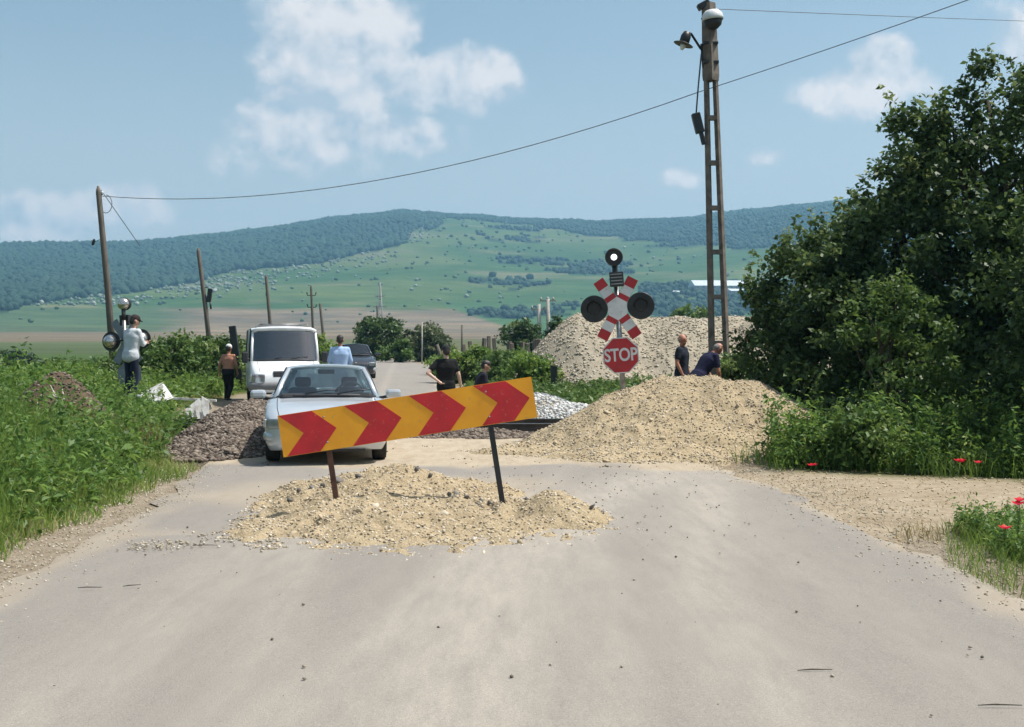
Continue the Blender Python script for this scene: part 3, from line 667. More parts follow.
# big sand heap on the right at the crossing
def f_big(X, Y):
    z = np.maximum.reduce([cone(X, Y, 2.75, 20.3, 2.6, 2.7, 1.14, 1.12, 21, .22), cone(X, Y, 3.95, 20.1, 1.75, 2.3, 1.10, 1.2, 22, .2), cone(X, Y, 2.1, 19.9, 1.9, 2.1, .95, 1.15, 23, .25), cone(X, Y, 3.3, 20.2, 1.9, 2.4, 1.12, 1.25, 29, .2), cone(X, Y, .1, 18.6, .9, .8, .16, 1.2, 24, .4), cone(X, Y, 2.4, 18.1, 2.2, 1.0, .20, 1.1, 25, .4)])
    return np.where(z > -.06, z+(fbm(X/.28, Y/.28, 26)-.5)*.15+(fbm(X/.9, Y/.9, 27)-.5)*.16+(vnoise(X/.10, Y/.10, 28)-.5)*.04, -.2)
heap('sand_heap', 'tall heap of ochre sand and small stones below the stop sign', 'sand heap', f_big, (-1.4, 5.6, 16.6, 23.4), .05, M['sand'], M['stone_mix'], 14000, .013, 110, (.02, .05), 43)
# gravel stockpile behind
def f_stock(X, Y):
    z = np.maximum.reduce([cone(X, Y, 2.7, 46, 3.1, 5, 2.95, 1.1, 31, .22), cone(X, Y, 6.6, 47, 4.6, 5, 2.75, 1.15, 32, .25), cone(X, Y, 10.2, 47, 4.6, 5, 2.9, 1.15, 33, .25), cone(X, Y, 14.5, 48, 5, 5, 2.7, 1.1, 34, .25)])
    rdg = 2.72*(1-np.abs(Y-47)/5)*sstep(1.2, 3.2, X)*(1-sstep(15, 19, X)); z = np.maximum(z, rdg)
    return np.where(z > -.2, z+(fbm(X/.7, Y/.7, 36)-.5)*.22+(fbm(X/2.2, Y/2.2, 37)-.5)*.3, -.4)+.1
heap('gravel_stockpile', 'long pale gravel stockpile behind the crossing signal', 'gravel pile', f_stock, (-2, 20, 40, 54), .12, M['gravel'], M['stone_pale'], 22000, .038, 0, (.1, .2), 45)
# dark ballast heap beside the track on the left
def f_bal(X, Y):
    z = np.maximum.reduce([cone(X, Y, -4.9, 22.6, 1.2, 3.0, .62, 1.4, 51, .25), cone(X, Y, -4.55, 20.0, 1.05, 2.8, .34, 1.3, 52, .25), cone(X, Y, -4.8, 24.5, 1.4, 2.0, .55, 1.3, 53, .3), cone(X, Y, -1.2, 22.3, 1.9, 1.0, .16, 1.2, 54, .5), cone(X, Y, -4.6, 18.8, 1.0, 1.2, .14, 1.2, 55, .5)])
    return np.where(z > -.06, z+(fbm(X/.3, Y/.3, 56)-.5)*.1, -.2)
heap('ballast_heap', 'heap of dark brown track ballast stones beside the silver car', 'ballast heap', f_bal, (-7.4, .9, 16.8, 27.2), .06, M['ballast_bed'], M['stone_brown'], 24000, .029, 90, (.035, .06), 47, smallname='ballast')
def f_white(X, Y):
    z = np.maximum(cone(X, Y, .55, 28.3, 1.5, .9, .52, 1.3, 58, .3), cone(X, Y, 1.4, 28.0, 1.2, .8, .3, 1.3, 59, .3)); return np.where(z > -.06, z, -.2)+.02
heap('pale_ballast_heap', 'small heap of whitish ballast stones just behind the rails', 'ballast heap', f_white, (-1.2, 3, 27.2, 29.6), .08, M['gravel'], M['stone_white'], 3600, .036, 40, (.04, .075), 49, smallname='ballast')
# earth heap with dry branches in the weeds on the left
def f_earth(X, Y):
    z = np.maximum(cone(X, Y, -7.75, 20.4, 1.25, 1.2, 1.24, 1.15, 61, .3), cone(X, Y, -7.35, 20.2, .7, .8, .95, 1.2, 62, .3)); return np.where(z > .2, z+(fbm(X/.3, Y/.3, 63)-.5)*.16, -.2)
heap('earth_heap', 'brown heap of dug earth among the weeds on the left verge', 'earth heap', f_earth, (-9.3, -5.8, 18.9, 21.9), .05, M['earth'], M['stone_brown'], 1500, .02, 0, (.1, .2), 51, smallname='clods')

# ------------------------------------------------------------------ loose stones
rng = np.random.default_rng(71)
n = 16000; y = 3.5+26*rng.uniform(0, 1, n)**1.3; sd = rng.choice([-1, 1], n); u = 1+sd*0; off = np.abs(rng.normal(0, .38, n))
x = np.where(sd < 0, road_c(y)-road_h(y)-.25+off*1.1*rng.choice([-1, 1], n)*.8, road_c(y)+road_h(y)+.25+off*rng.choice([-1, 1], n))
S = .0065*rng.uniform(.5, 1.4, n)**2; z = np.maximum(H(x, y), .0)+S*.4+.005
tag(link('shoulder_gravel', rocks('shoulder_gravel', np.stack([x, y, z], -1), S, 72), M['stone_pale']), 'loose gravel strewn along both edges of the asphalt', 'gravel', kind='stuff')
n = 330; y = 4+rng.uniform(0, 1, n)**.8*14; x = road_c(y)+rng.uniform(-.9, .9, n)*road_h(y); S = .0055*rng.uniform(.4, 1.5, n)**2
P = np.stack([x, y, .025+S*.4], -1)
n = 420; x2 = rng.uniform(-2.6, 2.2, n); y2 = 11.1+rng.uniform(-.9, 4.5, n); S2 = .006*rng.uniform(.4, 1.6, n)**1.6
P = np.vstack([P, np.stack([x2, y2, .025+S2*.4], -1)]); S = np.concatenate([S, S2])
n = 3000; x3 = rng.uniform(-3.5, 4.5, n); y3 = rng.uniform(15.2, 20, n); kk = (fbm(x3/.7, y3/.7, 74) > .63) & (y3 > 16.2); x3, y3 = x3[kk], y3[kk]; n = len(x3); S3 = .010*rng.uniform(.4, 1.6, n)**1.8
P = np.vstack([P, np.stack([x3, y3, .025+S3*.4], -1)]); S = np.concatenate([S, S3])
tag(link('road_debris', rocks('road_debris', P, S, 73), M['stone_dark']), 'scattered stone chips and crumbs lying on the road', 'debris', kind='stuff')
rc_ = np.random.default_rng(75); n = 260; x = np.concatenate([rc_.normal(-2.95, .16, 130), rc_.uniform(-2.8, -1.9, 130)]); y = np.concatenate([rc_.normal(9.85, .13, 130), rc_.normal(10.1, .22, 130)]); S = .008*rc_.uniform(.4, 1.7, n)**1.6
tag(link('stone_crumbs', rocks('stone_crumbs', np.stack([x, y, .022+S*.3], -1), S, 76, .5), M['stone_pale']), 'pale stone crumbs spilled on the asphalt left of the mound', 'stones', kind='stuff')
for i, (px_, py_, ln, a) in enumerate([(90, 592, .16, .1), (132, 590, .12, .5), (205, 549, .2, .05), (815, 676, .18, .1), (1000, 712, .2, .0)]):
    Y = CAMH*FPX/(py_-HZ); X = hz(px_, Y); mb = MB(); mb.tube([(-ln/2, 0, .031), (-.02, .006, .033), (ln/2, .0, .031)], [.002, .004, .002], 5)
    tag(mb.build('dry_stick', M['bark'], None, (X, Y, 0), (0, 0, a)), ['short dark stick on the asphalt nearest the left verge', 'short slanting twig on the asphalt beside the left stick', 'thin twig lying by the pale stone crumbs left of the mound', 'thin twig lying on the bare asphalt in the right foreground', 'twig lying in the lower right corner of the road'][i], 'stick', 'twigs on the road')

# ------------------------------------------------------------------ verge vegetation
rng = np.random.default_rng(81)
def region(n, x0, x1, y0, y1, cond, s=1):
    r = np.random.default_rng(s); x = r.uniform(x0, x1, n); y = r.uniform(y0, y1, n); k = cond(x, y); return x[k], y[k]
def leftc(x, y):
    dl, dr = dlr(x, y); e = (fbm(x/.55, y/.55, 85)-.5)*1.3
    heapk = (np.hypot((x+7.6)/1.0, (y-20.1)/1.0) > 1) & (np.hypot((x+6.32)/.5, (y-24.1)/1.0) > 1)
    bal = np.hypot((x+4.75)/1.15, (y-22.4)/4.6) > 1
    return (dl > .22+e) & heapk & bal & (x < -.1*y+30)
x, y = region(120000, -13, -3.6, 6.5, 24, leftc, 82); r = np.random.default_rng(83); dl, _ = dlr(x, y)
hh = r.uniform(.12, .55, len(x))*(.3+.7*sstep(.2, 1.6, dl))*(.6+.9*fbm(x/1.1, y/1.1, 84))
blades('verge_grass', x, y, hh, r.uniform(.007, .017, len(x)), 86, M['grass'], 'lush green grass covering the left verge', tint=np.clip(fbm(x/.7, y/.7, 87)*.75+r.uniform(-.2, .3, len(x))-.05+.35*(1-sstep(.5, 1.3, dl)), 0, 1))
x, y = region(6200, -13, -4.2, 6.8, 24, lambda x, y: leftc(x, y) & (dlr(x, y)[0] > .45) & (fbm(x/1.2, y/1.2, 88) > .45), 89); r = np.random.default_rng(90)
weeds('verge_weeds', x, y, r.uniform(.28, .95, len(x))*(.3+1.45*fbm(x/1.0, y/1.0, 91)), 92, M['weed'], 'tall leafy weeds growing thickly on the left verge', nl=22, lsize=.088)
x, y = region(1500, -13, -5.7, 19, 25, lambda x, y: (np.hypot((x+4.75)/1.2, (y-22)/4.6) > 1) & (np.hypot((x+7.6)/1.0, (y-20.1)/1.0) > 1) & (np.hypot((x+6.32)/.6, (y-24.0)/1.3) > 1), 140); r = np.random.default_rng(141)
xs_, ys_ = region(26000, -13, -4.2, 6.6, 25, lambda x, y: leftc(x, y) & (dlr(x, y)[0] > .4) & (fbm(x/.9, y/.9, 150) > .52), 151); r2 = np.random.default_rng(152)
blades('verge_tall_grass', xs_, ys_, r2.uniform(.35, .85, len(xs_))*(.4+.9*fbm(xs_/.9, ys_/.9, 153)), r2.uniform(.004, .010, len(xs_)), 154, M['grass'], 'tall seeding grass stalks rising out of the left verge', tint=np.clip(r2.beta(2, 2, len(xs_))*.75+.25, 0, 1), lean=.45)
xs_, ys_ = region(900, -6.6, -5.2, 17.4, 19.4, lambda x, y: (np.hypot((x+5.9)/.55, (y-18.4)/.8) < 1), 155)
blades('rusty_stalks', xs_, ys_, np.full(len(xs_), .55)*np.random.default_rng(156).uniform(.6, 1.2, len(xs_)), np.full(len(xs_), .012), 157, M['rusty'], 'clump of reddish brown dead stalks in the weeds near the ballast heap', 'dead stalks', lean=.4)
weeds('trackbed_weeds', x, y, r.uniform(.35, .75, len(x))*(.6+.6*fbm(x/1.4, y/1.4, 142)), 143, M['weed'], 'thick weeds hiding the rails left of the ballast heap', nl=20, lsize=.10)
x, y = region(9000, -22, -4.5, 24, 60, lambda x, y: (dlr(x, y)[0] > 1.0) & (np.hypot((x+4.75)/1.2, (y-22)/4.6) > 1), 93); r = np.random.default_rng(94)
weeds('far_verge_weeds', x, y, r.uniform(.3, .7, len(x))*(.4+fbm(x/2.5, y/2.5, 95)), 96, M['leaf_light'], 'bright green weeds and grass beyond the track on the left', nl=14, lsize=.16, spread=.3)
def hz_edge(y): return .372*y-.05
def rightc(x, y):
    _, dr = dlr(x, y); e = (fbm(x/.8, y/.8, 105)-.5)*1.0
    dirtk = (y+e > 15.8-.35*(x-4)) | ((y+e < 10.6+.16*(x-4)) & (y > 7)) | (x+e > 6.0+.10*(y-11))
    big = np.hypot((x-2.9)/2.6, (y-20)/2.6) > 1
    return (dr > .55+e*.5) & dirtk & big
x, y = region(60000, 3.2, 14, 6.5, 25, rightc, 106); r = np.random.default_rng(107)
hh = r.uniform(.14, .42, len(x))*(.5+.9*fbm(x/1.1, y/1.1, 108))
blades('right_grass', x, y, hh, r.uniform(.006, .013, len(x)), 109, M['grass'], 'green grass under the trees on the right', tint=np.clip(fbm(x/.7, y/.7, 110)*.7+r.uniform(-.2, .3, len(x)), 0, 1))
x, y = region(6500, 3.6, 12, 13.2, 22, lambda x, y: rightc(x, y) & (y > 15.9-.35*(x-4)), 111); r = np.random.default_rng(112)
weeds('right_weeds', x, y, r.uniform(.35, 1.15, len(x))*(.25+1.35*fbm(x/.9, y/.9, 113)), 114, M['weed'], 'tall nettles and weeds in front of the dark trees', nl=26, lsize=.085, spread=.16)
x, y = region(3600, 3.4, 6.0, 8.2, 11.0, lambda x, y: (y < 10.9+.10*(x-4)) & (x > 3.75+.4*fbm(x/.5, y/.5, 4)-.0*y) & (x > hz_edge(y)) & (y < 11.2), 115); r = np.random.default_rng(116)
weeds('corner_weeds', x, y, r.uniform(.10, .34, len(x))*(.3+1.2*fbm(x/.5, y/.5, 117)), 118, M['weed'], 'low leafy weeds at the right edge of the road', nl=16, lsize=.045, spread=.09)
x, y = region(6000, 3.3, 6.0, 8.0, 10.9, lambda x, y: (y < 10.8+.10*(x-4)) & (x > hz_edge(y)-.12*fbm(x/.3, y/.3, 6)), 170); r = np.random.default_rng(171)
blades('corner_grass', x, y, r.uniform(.04, .24, len(x)), r.uniform(.004, .008, len(x)), 172, M['grass'], 'bright grass at the right edge of the road around the poppies', lean=.6)
x, y = region(3800, 3.4, 6.2, 8, 11.6, lambda x, y: np.abs(y-(10.6+.12*(x-4))) < .6*fbm(x/.5, y/.5, 119)+.1, 120); r = np.random.default_rng(121)
blades('dry_fringe', x, y, r.uniform(.05, .2, len(x)), r.uniform(.006, .012, len(x)), 122, M['dry_grass'], 'straw coloured dry grass fringing the dirt pull-in')
x, y = region(9000, -3, 16, 27.5, 46, lambda x, y: (dlr(x, y)[1] > .8) & (np.hypot((x-.8)/1.6, (y-28)/1.0) > 1) & (y < 42-.0*x), 123); r = np.random.default_rng(124)
weeds('trackside_weeds', x, y, r.uniform(.25, .6, len(x))*(.4+fbm(x/2, y/2, 125))*np.where(x > 8, 1.4, 1), 126, M['leaf_mid'], 'fresh green weeds between the rails and the gravel stockpile', nl=14, lsize=.15, spread=.25)
x, y = region(16000, -30, 40, 46, 110, lambda x, y: (np.maximum(*dlr(x, y)) > 1.2) & ~((x > 0) & (x < 18) & (y < 52)), 127); r = np.random.default_rng(128)
weeds('meadow_weeds', x, y, r.uniform(.25, .7, len(x))*(.4+fbm(x/4, y/4, 129)), 130, M['leaf_mid'], 'meadow grass along the road beyond the crossing', nl=9, lsize=.3, spread=.5)
x, y = region(2600, 3.6, 7.5, 10.2, 16, lambda x, y: (fbm(x/.5, y/.5, 160) > .60), 161); r = np.random.default_rng(162)
blades('dirt_tufts', x, y, r.uniform(.02, .09, len(x)), r.uniform(.005, .010, len(x)), 163, M['dry_grass'], 'sparse dry tufts on the bare dirt pull-in', lean=.9)
n = 2600; r = np.random.default_rng(164); x = r.uniform(2.9, 7.5, n); y = r.uniform(10, 16.5, n); S = .007*r.uniform(.4, 1.6, n)**2
tag(link('dirt_stones', rocks('dirt_stones', np.stack([x, y, H(x, y)+S*.3], -1), S, 165), M['stone_sand']), 'small stones strewn on the bare dirt beside the road', 'stones', kind='stuff')
# the few stalks and poppies that can be told apart
def poppy(x, y, hgt, nf, label, s):
    rg = random.Random(s); t = empty('poppy', (x, y, h1(x, y)-.02), 0, label, 'poppy', 'poppies by the roadside')
    for k in range(nf):
        dx, dy, hh = rg.uniform(-.07, .07)*(k > 0), rg.uniform(-.05, .05)*(k > 0), hgt*rg.uniform(.85, 1)
        MB().tube([(dx*.3, dy*.3, 0), (dx*.6, dy*.8, hh*.5), (dx, dy, hh)], .0035, 5).build('stem', M['weed'], t)
        mb = MB()
        for q in range(5):
            a = q*1.257+rg.uniform(-.2, .2); c, sn = math.cos(a), math.sin(a); c2, s2 = -sn, c; r = .05
            mb.add([(dx, dy, hh), (dx+c*r*.6+c2*r*.55, dy+sn*r*.6+s2*r*.55, hh+.018), (dx+c*r*1.1, dy+sn*r*1.1, hh+.034), (dx+c*r*.6-c2*r*.55, dy+sn*r*.6-s2*r*.55, hh+.018)], [(0,1,2,3)])
        fl = mb.build('petals', M['poppy'], t); at_ = fl.data.attributes.new('tint', 'FLOAT', 'POINT'); at_.data.foreach_set('value', [rg.random() for _ in fl.data.vertices])
        MB().lathe((dx, dy, hh), (0,0,1), [(.004, 0), (.011, .008), (.009, .018)], 8).build('seed_head', M['hair'], fl)
for i, (px_, py_, Y, nf, lb) in enumerate([(811, 467, 15.9, 2, 'red poppy at the foot of the sand heap by the dirt track'), (962, 459, 15.2, 3, 'red poppies in the weeds at the back of the dirt track'), (1005, 521, 9.3, 1, 'red poppy low in the weeds at the right edge of the picture'), (1018, 497, 9.5, 2, 'red poppy highest in the weeds at the right edge of the picture'), (978, 460, 15.0, 1, 'single red poppy just right of the poppies at the dirt track')]):
    p_ = at(px_, py_, Y); poppy(p_.x, p_.y, max(.1, p_.z-h1(p_.x, p_.y)), nf, lb, i)

# ------------------------------------------------------------------ trees and bushes
def E(px_, py_, Y, rx, ry, rz, bx, by): p = at(px_, py_, Y); return (p.x-bx, p.y-by, p.z-h1(bx, by), rx, ry, rz)
bx, by = 6.4, 21.0
tree('broadleaf_tree', (bx, by), [E(875,300,20.5,1.3,1.1,1.5,bx,by), E(905,250,21,1.1,1.0,1.0,bx,by), E(850,345,20.3,1.1,1.0,1.1,bx,by), E(935,190,21.5,.7,.7,.9,bx,by), E(902,190,21.3,.55,.5,.65,bx,by), E(868,245,21,.5,.5,.6,bx,by), E(912,165,21.5,.25,.25,.5,bx,by), E(890,185,21.3,.22,.22,.45,bx,by), E(862,220,21,.2,.2,.45,bx,by), E(925,350,20,1.3,1.2,1.2,bx,by)], 300, 26000, .32, .105, M['leaf_dark'], 301, 'dark leafy tree rising behind the light green sapling', trunk_r=.11, stems=3, shoots=70)
bx, by = 8.6, 20.2
tree('broadleaf_tree', (bx, by), [E(990,210,20,1.2,1.3,1.45,bx,by), E(1045,175,20,1.5,1.5,1.6,bx,by), E(962,140,20.3,.4,.4,.75,bx,by), E(976,98,20.3,.22,.22,.5,bx,by), E(950,112,20.3,.16,.16,.4,bx,by), E(1022,95,20.1,.3,.3,.6,bx,by), E(985,85,20.2,.18,.18,.5,bx,by), E(938,130,20.4,.2,.2,.5,bx,by), E(900,140,20.6,.2,.2,.5,bx,by), E(925,118,20.4,.35,.35,.35,bx,by), E(990,290,19.5,1.6,1.4,1.5,bx,by), E(1080,280,19.5,1.8,1.5,1.8,bx,by), E(1030,380,19.3,1.8,1.3,1.0,bx,by)], 380, 36000, .34, .105, M['leaf_dark'], 302, 'tallest dark tree at the right edge of the picture', trunk_r=.15, stems=3, nlimb=12, shoots=90, shootlen=(.25, .7))
bx, by = 5.0, 22.2
tree('broadleaf_tree', (bx, by), [E(795,300,21.8,.85,.8,1.0,bx,by), E(835,270,22,.75,.7,.9,bx,by), E(780,350,21.6,.75,.8,.9,bx,by), E(830,345,21.7,1.0,.9,1.0,bx,by), E(848,235,22.2,.3,.3,.55,bx,by), E(782,272,22,.22,.25,.4,bx,by), E(762,290,21.8,.3,.3,.35,bx,by), E(815,262,22,.25,.25,.4,bx,by)], 230, 18000, .28, .095, M['leaf_dark'], 303, 'bushy dark tree beside the two men behind the sand heap', trunk_r=.08, stems=4, shoots=60)
bx, by = 6.0, 18.2
tree('sapling', (bx, by), [E(895,300,17.6,.35,.4,.45,bx,by), E(925,325,17.6,.45,.5,.4,bx,by), E(875,345,17.6,.45,.5,.4,bx,by), E(935,372,17.5,.4,.5,.4,bx,by), E(893,385,17.5,.5,.5,.5,bx,by), E(862,300,17.7,.2,.2,.25,bx,by)], 62, 3300, .20, .085, M['leaf_mid'], 304, 'light green young tree standing in front of the dark trees', trunk_r=.035, nlimb=10)
bx, by = 9.5, 16.8
tree('broadleaf_tree', (bx, by), [E(1075,330,16.5,1.3,1.2,1.5,bx,by), E(1110,220,16.5,1.2,1.2,1.4,bx,by), E(1050,400,16.2,.9,.9,.8,bx,by)], 160, 13000, .3, .10, M['leaf_dark'], 305, 'dark shrub tree cut off by the right edge beside the dirt track', trunk_r=.09, stems=2)
bx, by = 7.4, 24.5
if True:
    tree('undergrowth', (bx, by), [E(850,395,24,1.6,.9,.9,bx,by), E(920,385,24,1.6,.9,1.1,bx,by), E(985,380,24,1.6,.9,1.2,bx,by), E(880,340,24.5,1.5,.9,1.0,bx,by), E(950,320,24.5,1.6,.9,1.2,bx,by), E(800,390,24,1.1,.8,.9,bx,by)], 260, 15000, .4, .15, M['leaf_dark'], 306, 'dense dark undergrowth filling the gaps between the tree trunks on the right', 'bush', trunk_r=.05, stems=3)
def bush(px_, py_, Y, w, h_, n, lsize, mat_, seed, label, cat='bush', cr=.3, name='bush', surf=.5, group=None):
    p_ = at(px_, py_, Y); bx, by = p_.x, Y; g = random.Random(seed)
    top = p_.z-h1(bx, by)
    e = [(g.uniform(-.25, .25)*w, g.uniform(-.3, .3)*w, top-h_*.5*g.uniform(.9, 1.2), w*.5*g.uniform(.55, .8), w*.4, h_*.5*g.uniform(.75, 1)) for _ in range(5)]
    e += [(g.uniform(-.2, .2)*w, 0, max(.3, top*.3), w*.4, w*.35, max(.25, top*.35))]
    return tree(name, (bx, by), e, max(30, int(n/70)), n, cr, lsize, mat_, seed, label, cat, trunk_r=max(.03, w*.02), nlimb=7, surf=surf, stems=2, group=group)
bush(163, 329, 41, 2.6, 2.3, 7200, .15, M['leaf_mid'], 321, 'green bush directly behind the left crossing signal', cr=.35)
bush(207, 333, 44, 2.8, 2.3, 7200, .15, M['leaf_mid'], 322, 'green bush below the second wooden pole', cr=.35)
bush(140, 345, 40, 2.0, 1.6, 4600, .14, M['leaf_mid'], 323, 'low green bush just left of the left signal post', cr=.3)
bush(98, 360, 36, 1.8, 1.3, 3600, .13, M['leaf_dark'], 324, 'low dark bush behind the earth heap', cr=.3)
bush(18, 349, 66, 3.0, 2.2, 4200, .2, M['leaf_blue'], 325, 'bluish green tree far left beyond the verge', 'tree', cr=.45, name='round_tree')
bush(238, 345, 47, 2.2, 1.7, 4200, .15, M['leaf_mid'], 342, 'green bush behind the shirtless man and the leaning post', cr=.3)
bush(60, 372, 44, 2.4, 1.0, 2600, .15, M['leaf_mid'], 326, 'low bush left of the earth heap at the field edge', cr=.3)
bush(379, 313, 104, 3.9, 4.0, 11000, .26, M['leaf_dark'], 327, 'round dark green tree by the road beyond the crossing', 'tree', cr=.55, name='round_tree')
bush(425, 322, 100, 4.2, 3.3, 8500, .24, M['leaf_olive'], 328, 'olive green bush right of the round dark tree', cr=.5)
bush(398, 338, 96, 2.6, 2.0, 2800, .26, M['leaf_mid'], 329, 'low green bush between the round tree and the olive bush', cr=.4)
bush(520, 318, 88, 3.0, 2.6, 4800, .25, M['leaf_dark'], 330, 'dark bush in front of the twin concrete poles', cr=.45)
bush(556, 316, 84, 2.8, 2.4, 4200, .25, M['leaf_dark'], 331, 'dark bush peeping over the left slope of the stockpile', cr=.45)
bush(465, 345, 50, 2.4, 1.6, 4200, .16, M['leaf_light'], 332, 'bright green bush between the man in black and the seated man', cr=.35)
bush(500, 345, 48, 2.2, 1.5, 4200, .16, M['leaf_mid'], 333, 'green bush behind the seated man', cr=.35)
bush(532, 352, 42, 2.0, 1.2, 3600, .15, M['leaf_light'], 334, 'yellow green bush in front of the fence posts', cr=.3)
bush(448, 352, 62, 2.0, 1.5, 2600, .18, M['leaf_light'], 335, 'light bush at the right bend of the far road', cr=.35)
bush(320, 332, 62, 2.4, 1.6, 2400, .2, M['leaf_light'], 336, 'light green bush showing just right of the van roof', cr=.4)
bush(745, 350, 27, 1.3, .9, 2600, .11, M['leaf_mid'], 337, 'low green bush at the foot of the concrete pole', cr=.25)
bush(700, 306, 92, 5.0, 2.2, 3800, .28, M['leaf_mid'], 338, 'green bushes just above the dip of the gravel stockpile', cr=.5)
bush(845, 395, 17.4, 1.1, .8, 2600, .10, M['leaf_dark'], 339, 'dark leafy shrub at the right foot of the sand heap', cr=.22)
bush(812, 425, 16.9, .9, .65, 1800, .085, M['weed'], 340, 'low leafy plant against the right foot of the sand heap', 'plant', cr=.2)
bush(865, 400, 16.3, 1.0, .9, 2600, .09, M['leaf_mid'], 341, 'fresh green shrub in front of the young tree', cr=.22)
# ------------------------------------------------------------------ vehicles (front at local -y)
M['van_glass'] = glass_mat('van_windscreen_glass', (.20,.32,.36), .17)
M['amber'] = mat('indicator_lens', (.62,.60,.56), .25)
def loft(stations, arches, ar, nsub=1):
    """lower body shell from stations (y, halfwidth, zbottom, zshoulder, ztop); arches = wheel centres along y"""
    ysn = sorted(set([s[0] for s in stations]+[round(c+d*ar, 3) for c in arches for d in (-1.02,-.92,-.75,-.5,-.25,0,.25,.5,.75,.92,1.02)]))
    S = np.array(stations); rings = []
    for y in ysn:
        hw, zb, zs, zt = [float(np.interp(y, S[:, 0], S[:, k])) for k in (1,2,3,4)]
        za = zb
        for c in arches:
            d = abs(y-c)
            if d < ar: za = max(za, .30+math.sqrt(ar*ar-d*d))
        za = min(za, zs-.10)
        ring = [(0, zb), (hw*.70, zb), (hw*.74, max(za-.02, zb)), (hw*.93, za), (hw*.985, max(zb+.10, za+.02)), (hw, max((zb+zs)/2, za+.04)), (hw*.99, zs-.06 if zs-.06 > za+.05 else za+.06), (hw*.95, zs), (hw*.80, zs+(zt-zs)*.55), (hw*.42, zt-.008), (0, zt)]
        rings.append([(x, y, z) for x, z in ring])
    mb = MB(); n = len(rings[0]); V = []; F = []
    for r in rings:
        V += r + [(-x, y, z) for x, y, z in r[1:-1]][::-1]
    m = 2*n-2
    for i in range(len(rings)-1):
        for k in range(m): F.append((i*m+k, i*m+(k+1) % m, (i+1)*m+(k+1) % m, (i+1)*m+k))
    F.append(tuple(range(m))); F.append(tuple((len(rings)-1)*m+k for k in range(m))[::-1])
    mb.add(V, F, True); return mb
def wheel(parent, x, y, r, w, side, hub='steel', steer=0):
    t = link('wheel', MB().lathe((0,0,0), (1,0,0), [(r*.60, -w*.5), (r*.93, -w*.5), (r, -w*.36), (r, w*.36), (r*.93, w*.5), (r*.60, w*.5)], 28).mesh('tyre'), M['rubber'], parent, (x, y, r), (0, 0, steer))
    mb = MB(); s = side; mb.lathe((0,0,0), (s,0,0), [(r*.62, -.02), (r*.62, w*.40), (r*.55, w*.38), (r*.2, w*.30), (r*.12, w*.42)], 24)
    for k in range(7):
        a = k*6.283/7; mb.tube([(s*w*.40, math.cos(a)*r*.12, math.sin(a)*r*.12), (s*w*.43, math.cos(a)*r*.58, math.sin(a)*r*.58)], r*.07, 6)
    mb.build('rim', M[hub], t)
    return t
def pane(name, pts, mat_, parent, th=.005):
    """closed glass pane through a row of lower and upper points"""
    lo, up = pts; n = len(lo); mb = MB()
    P = [Vector(p) for p in lo]+[Vector(p) for p in up]
    mb.add(P, [(i, i+1, n+i+1, n+i) for i in range(n-1)], True)
    return mb.build(name, mat_, parent)
def mir(pts): return [(-x, y, z) for x, y, z in pts[::-1] if abs(x) > 1e-6]+list(pts)
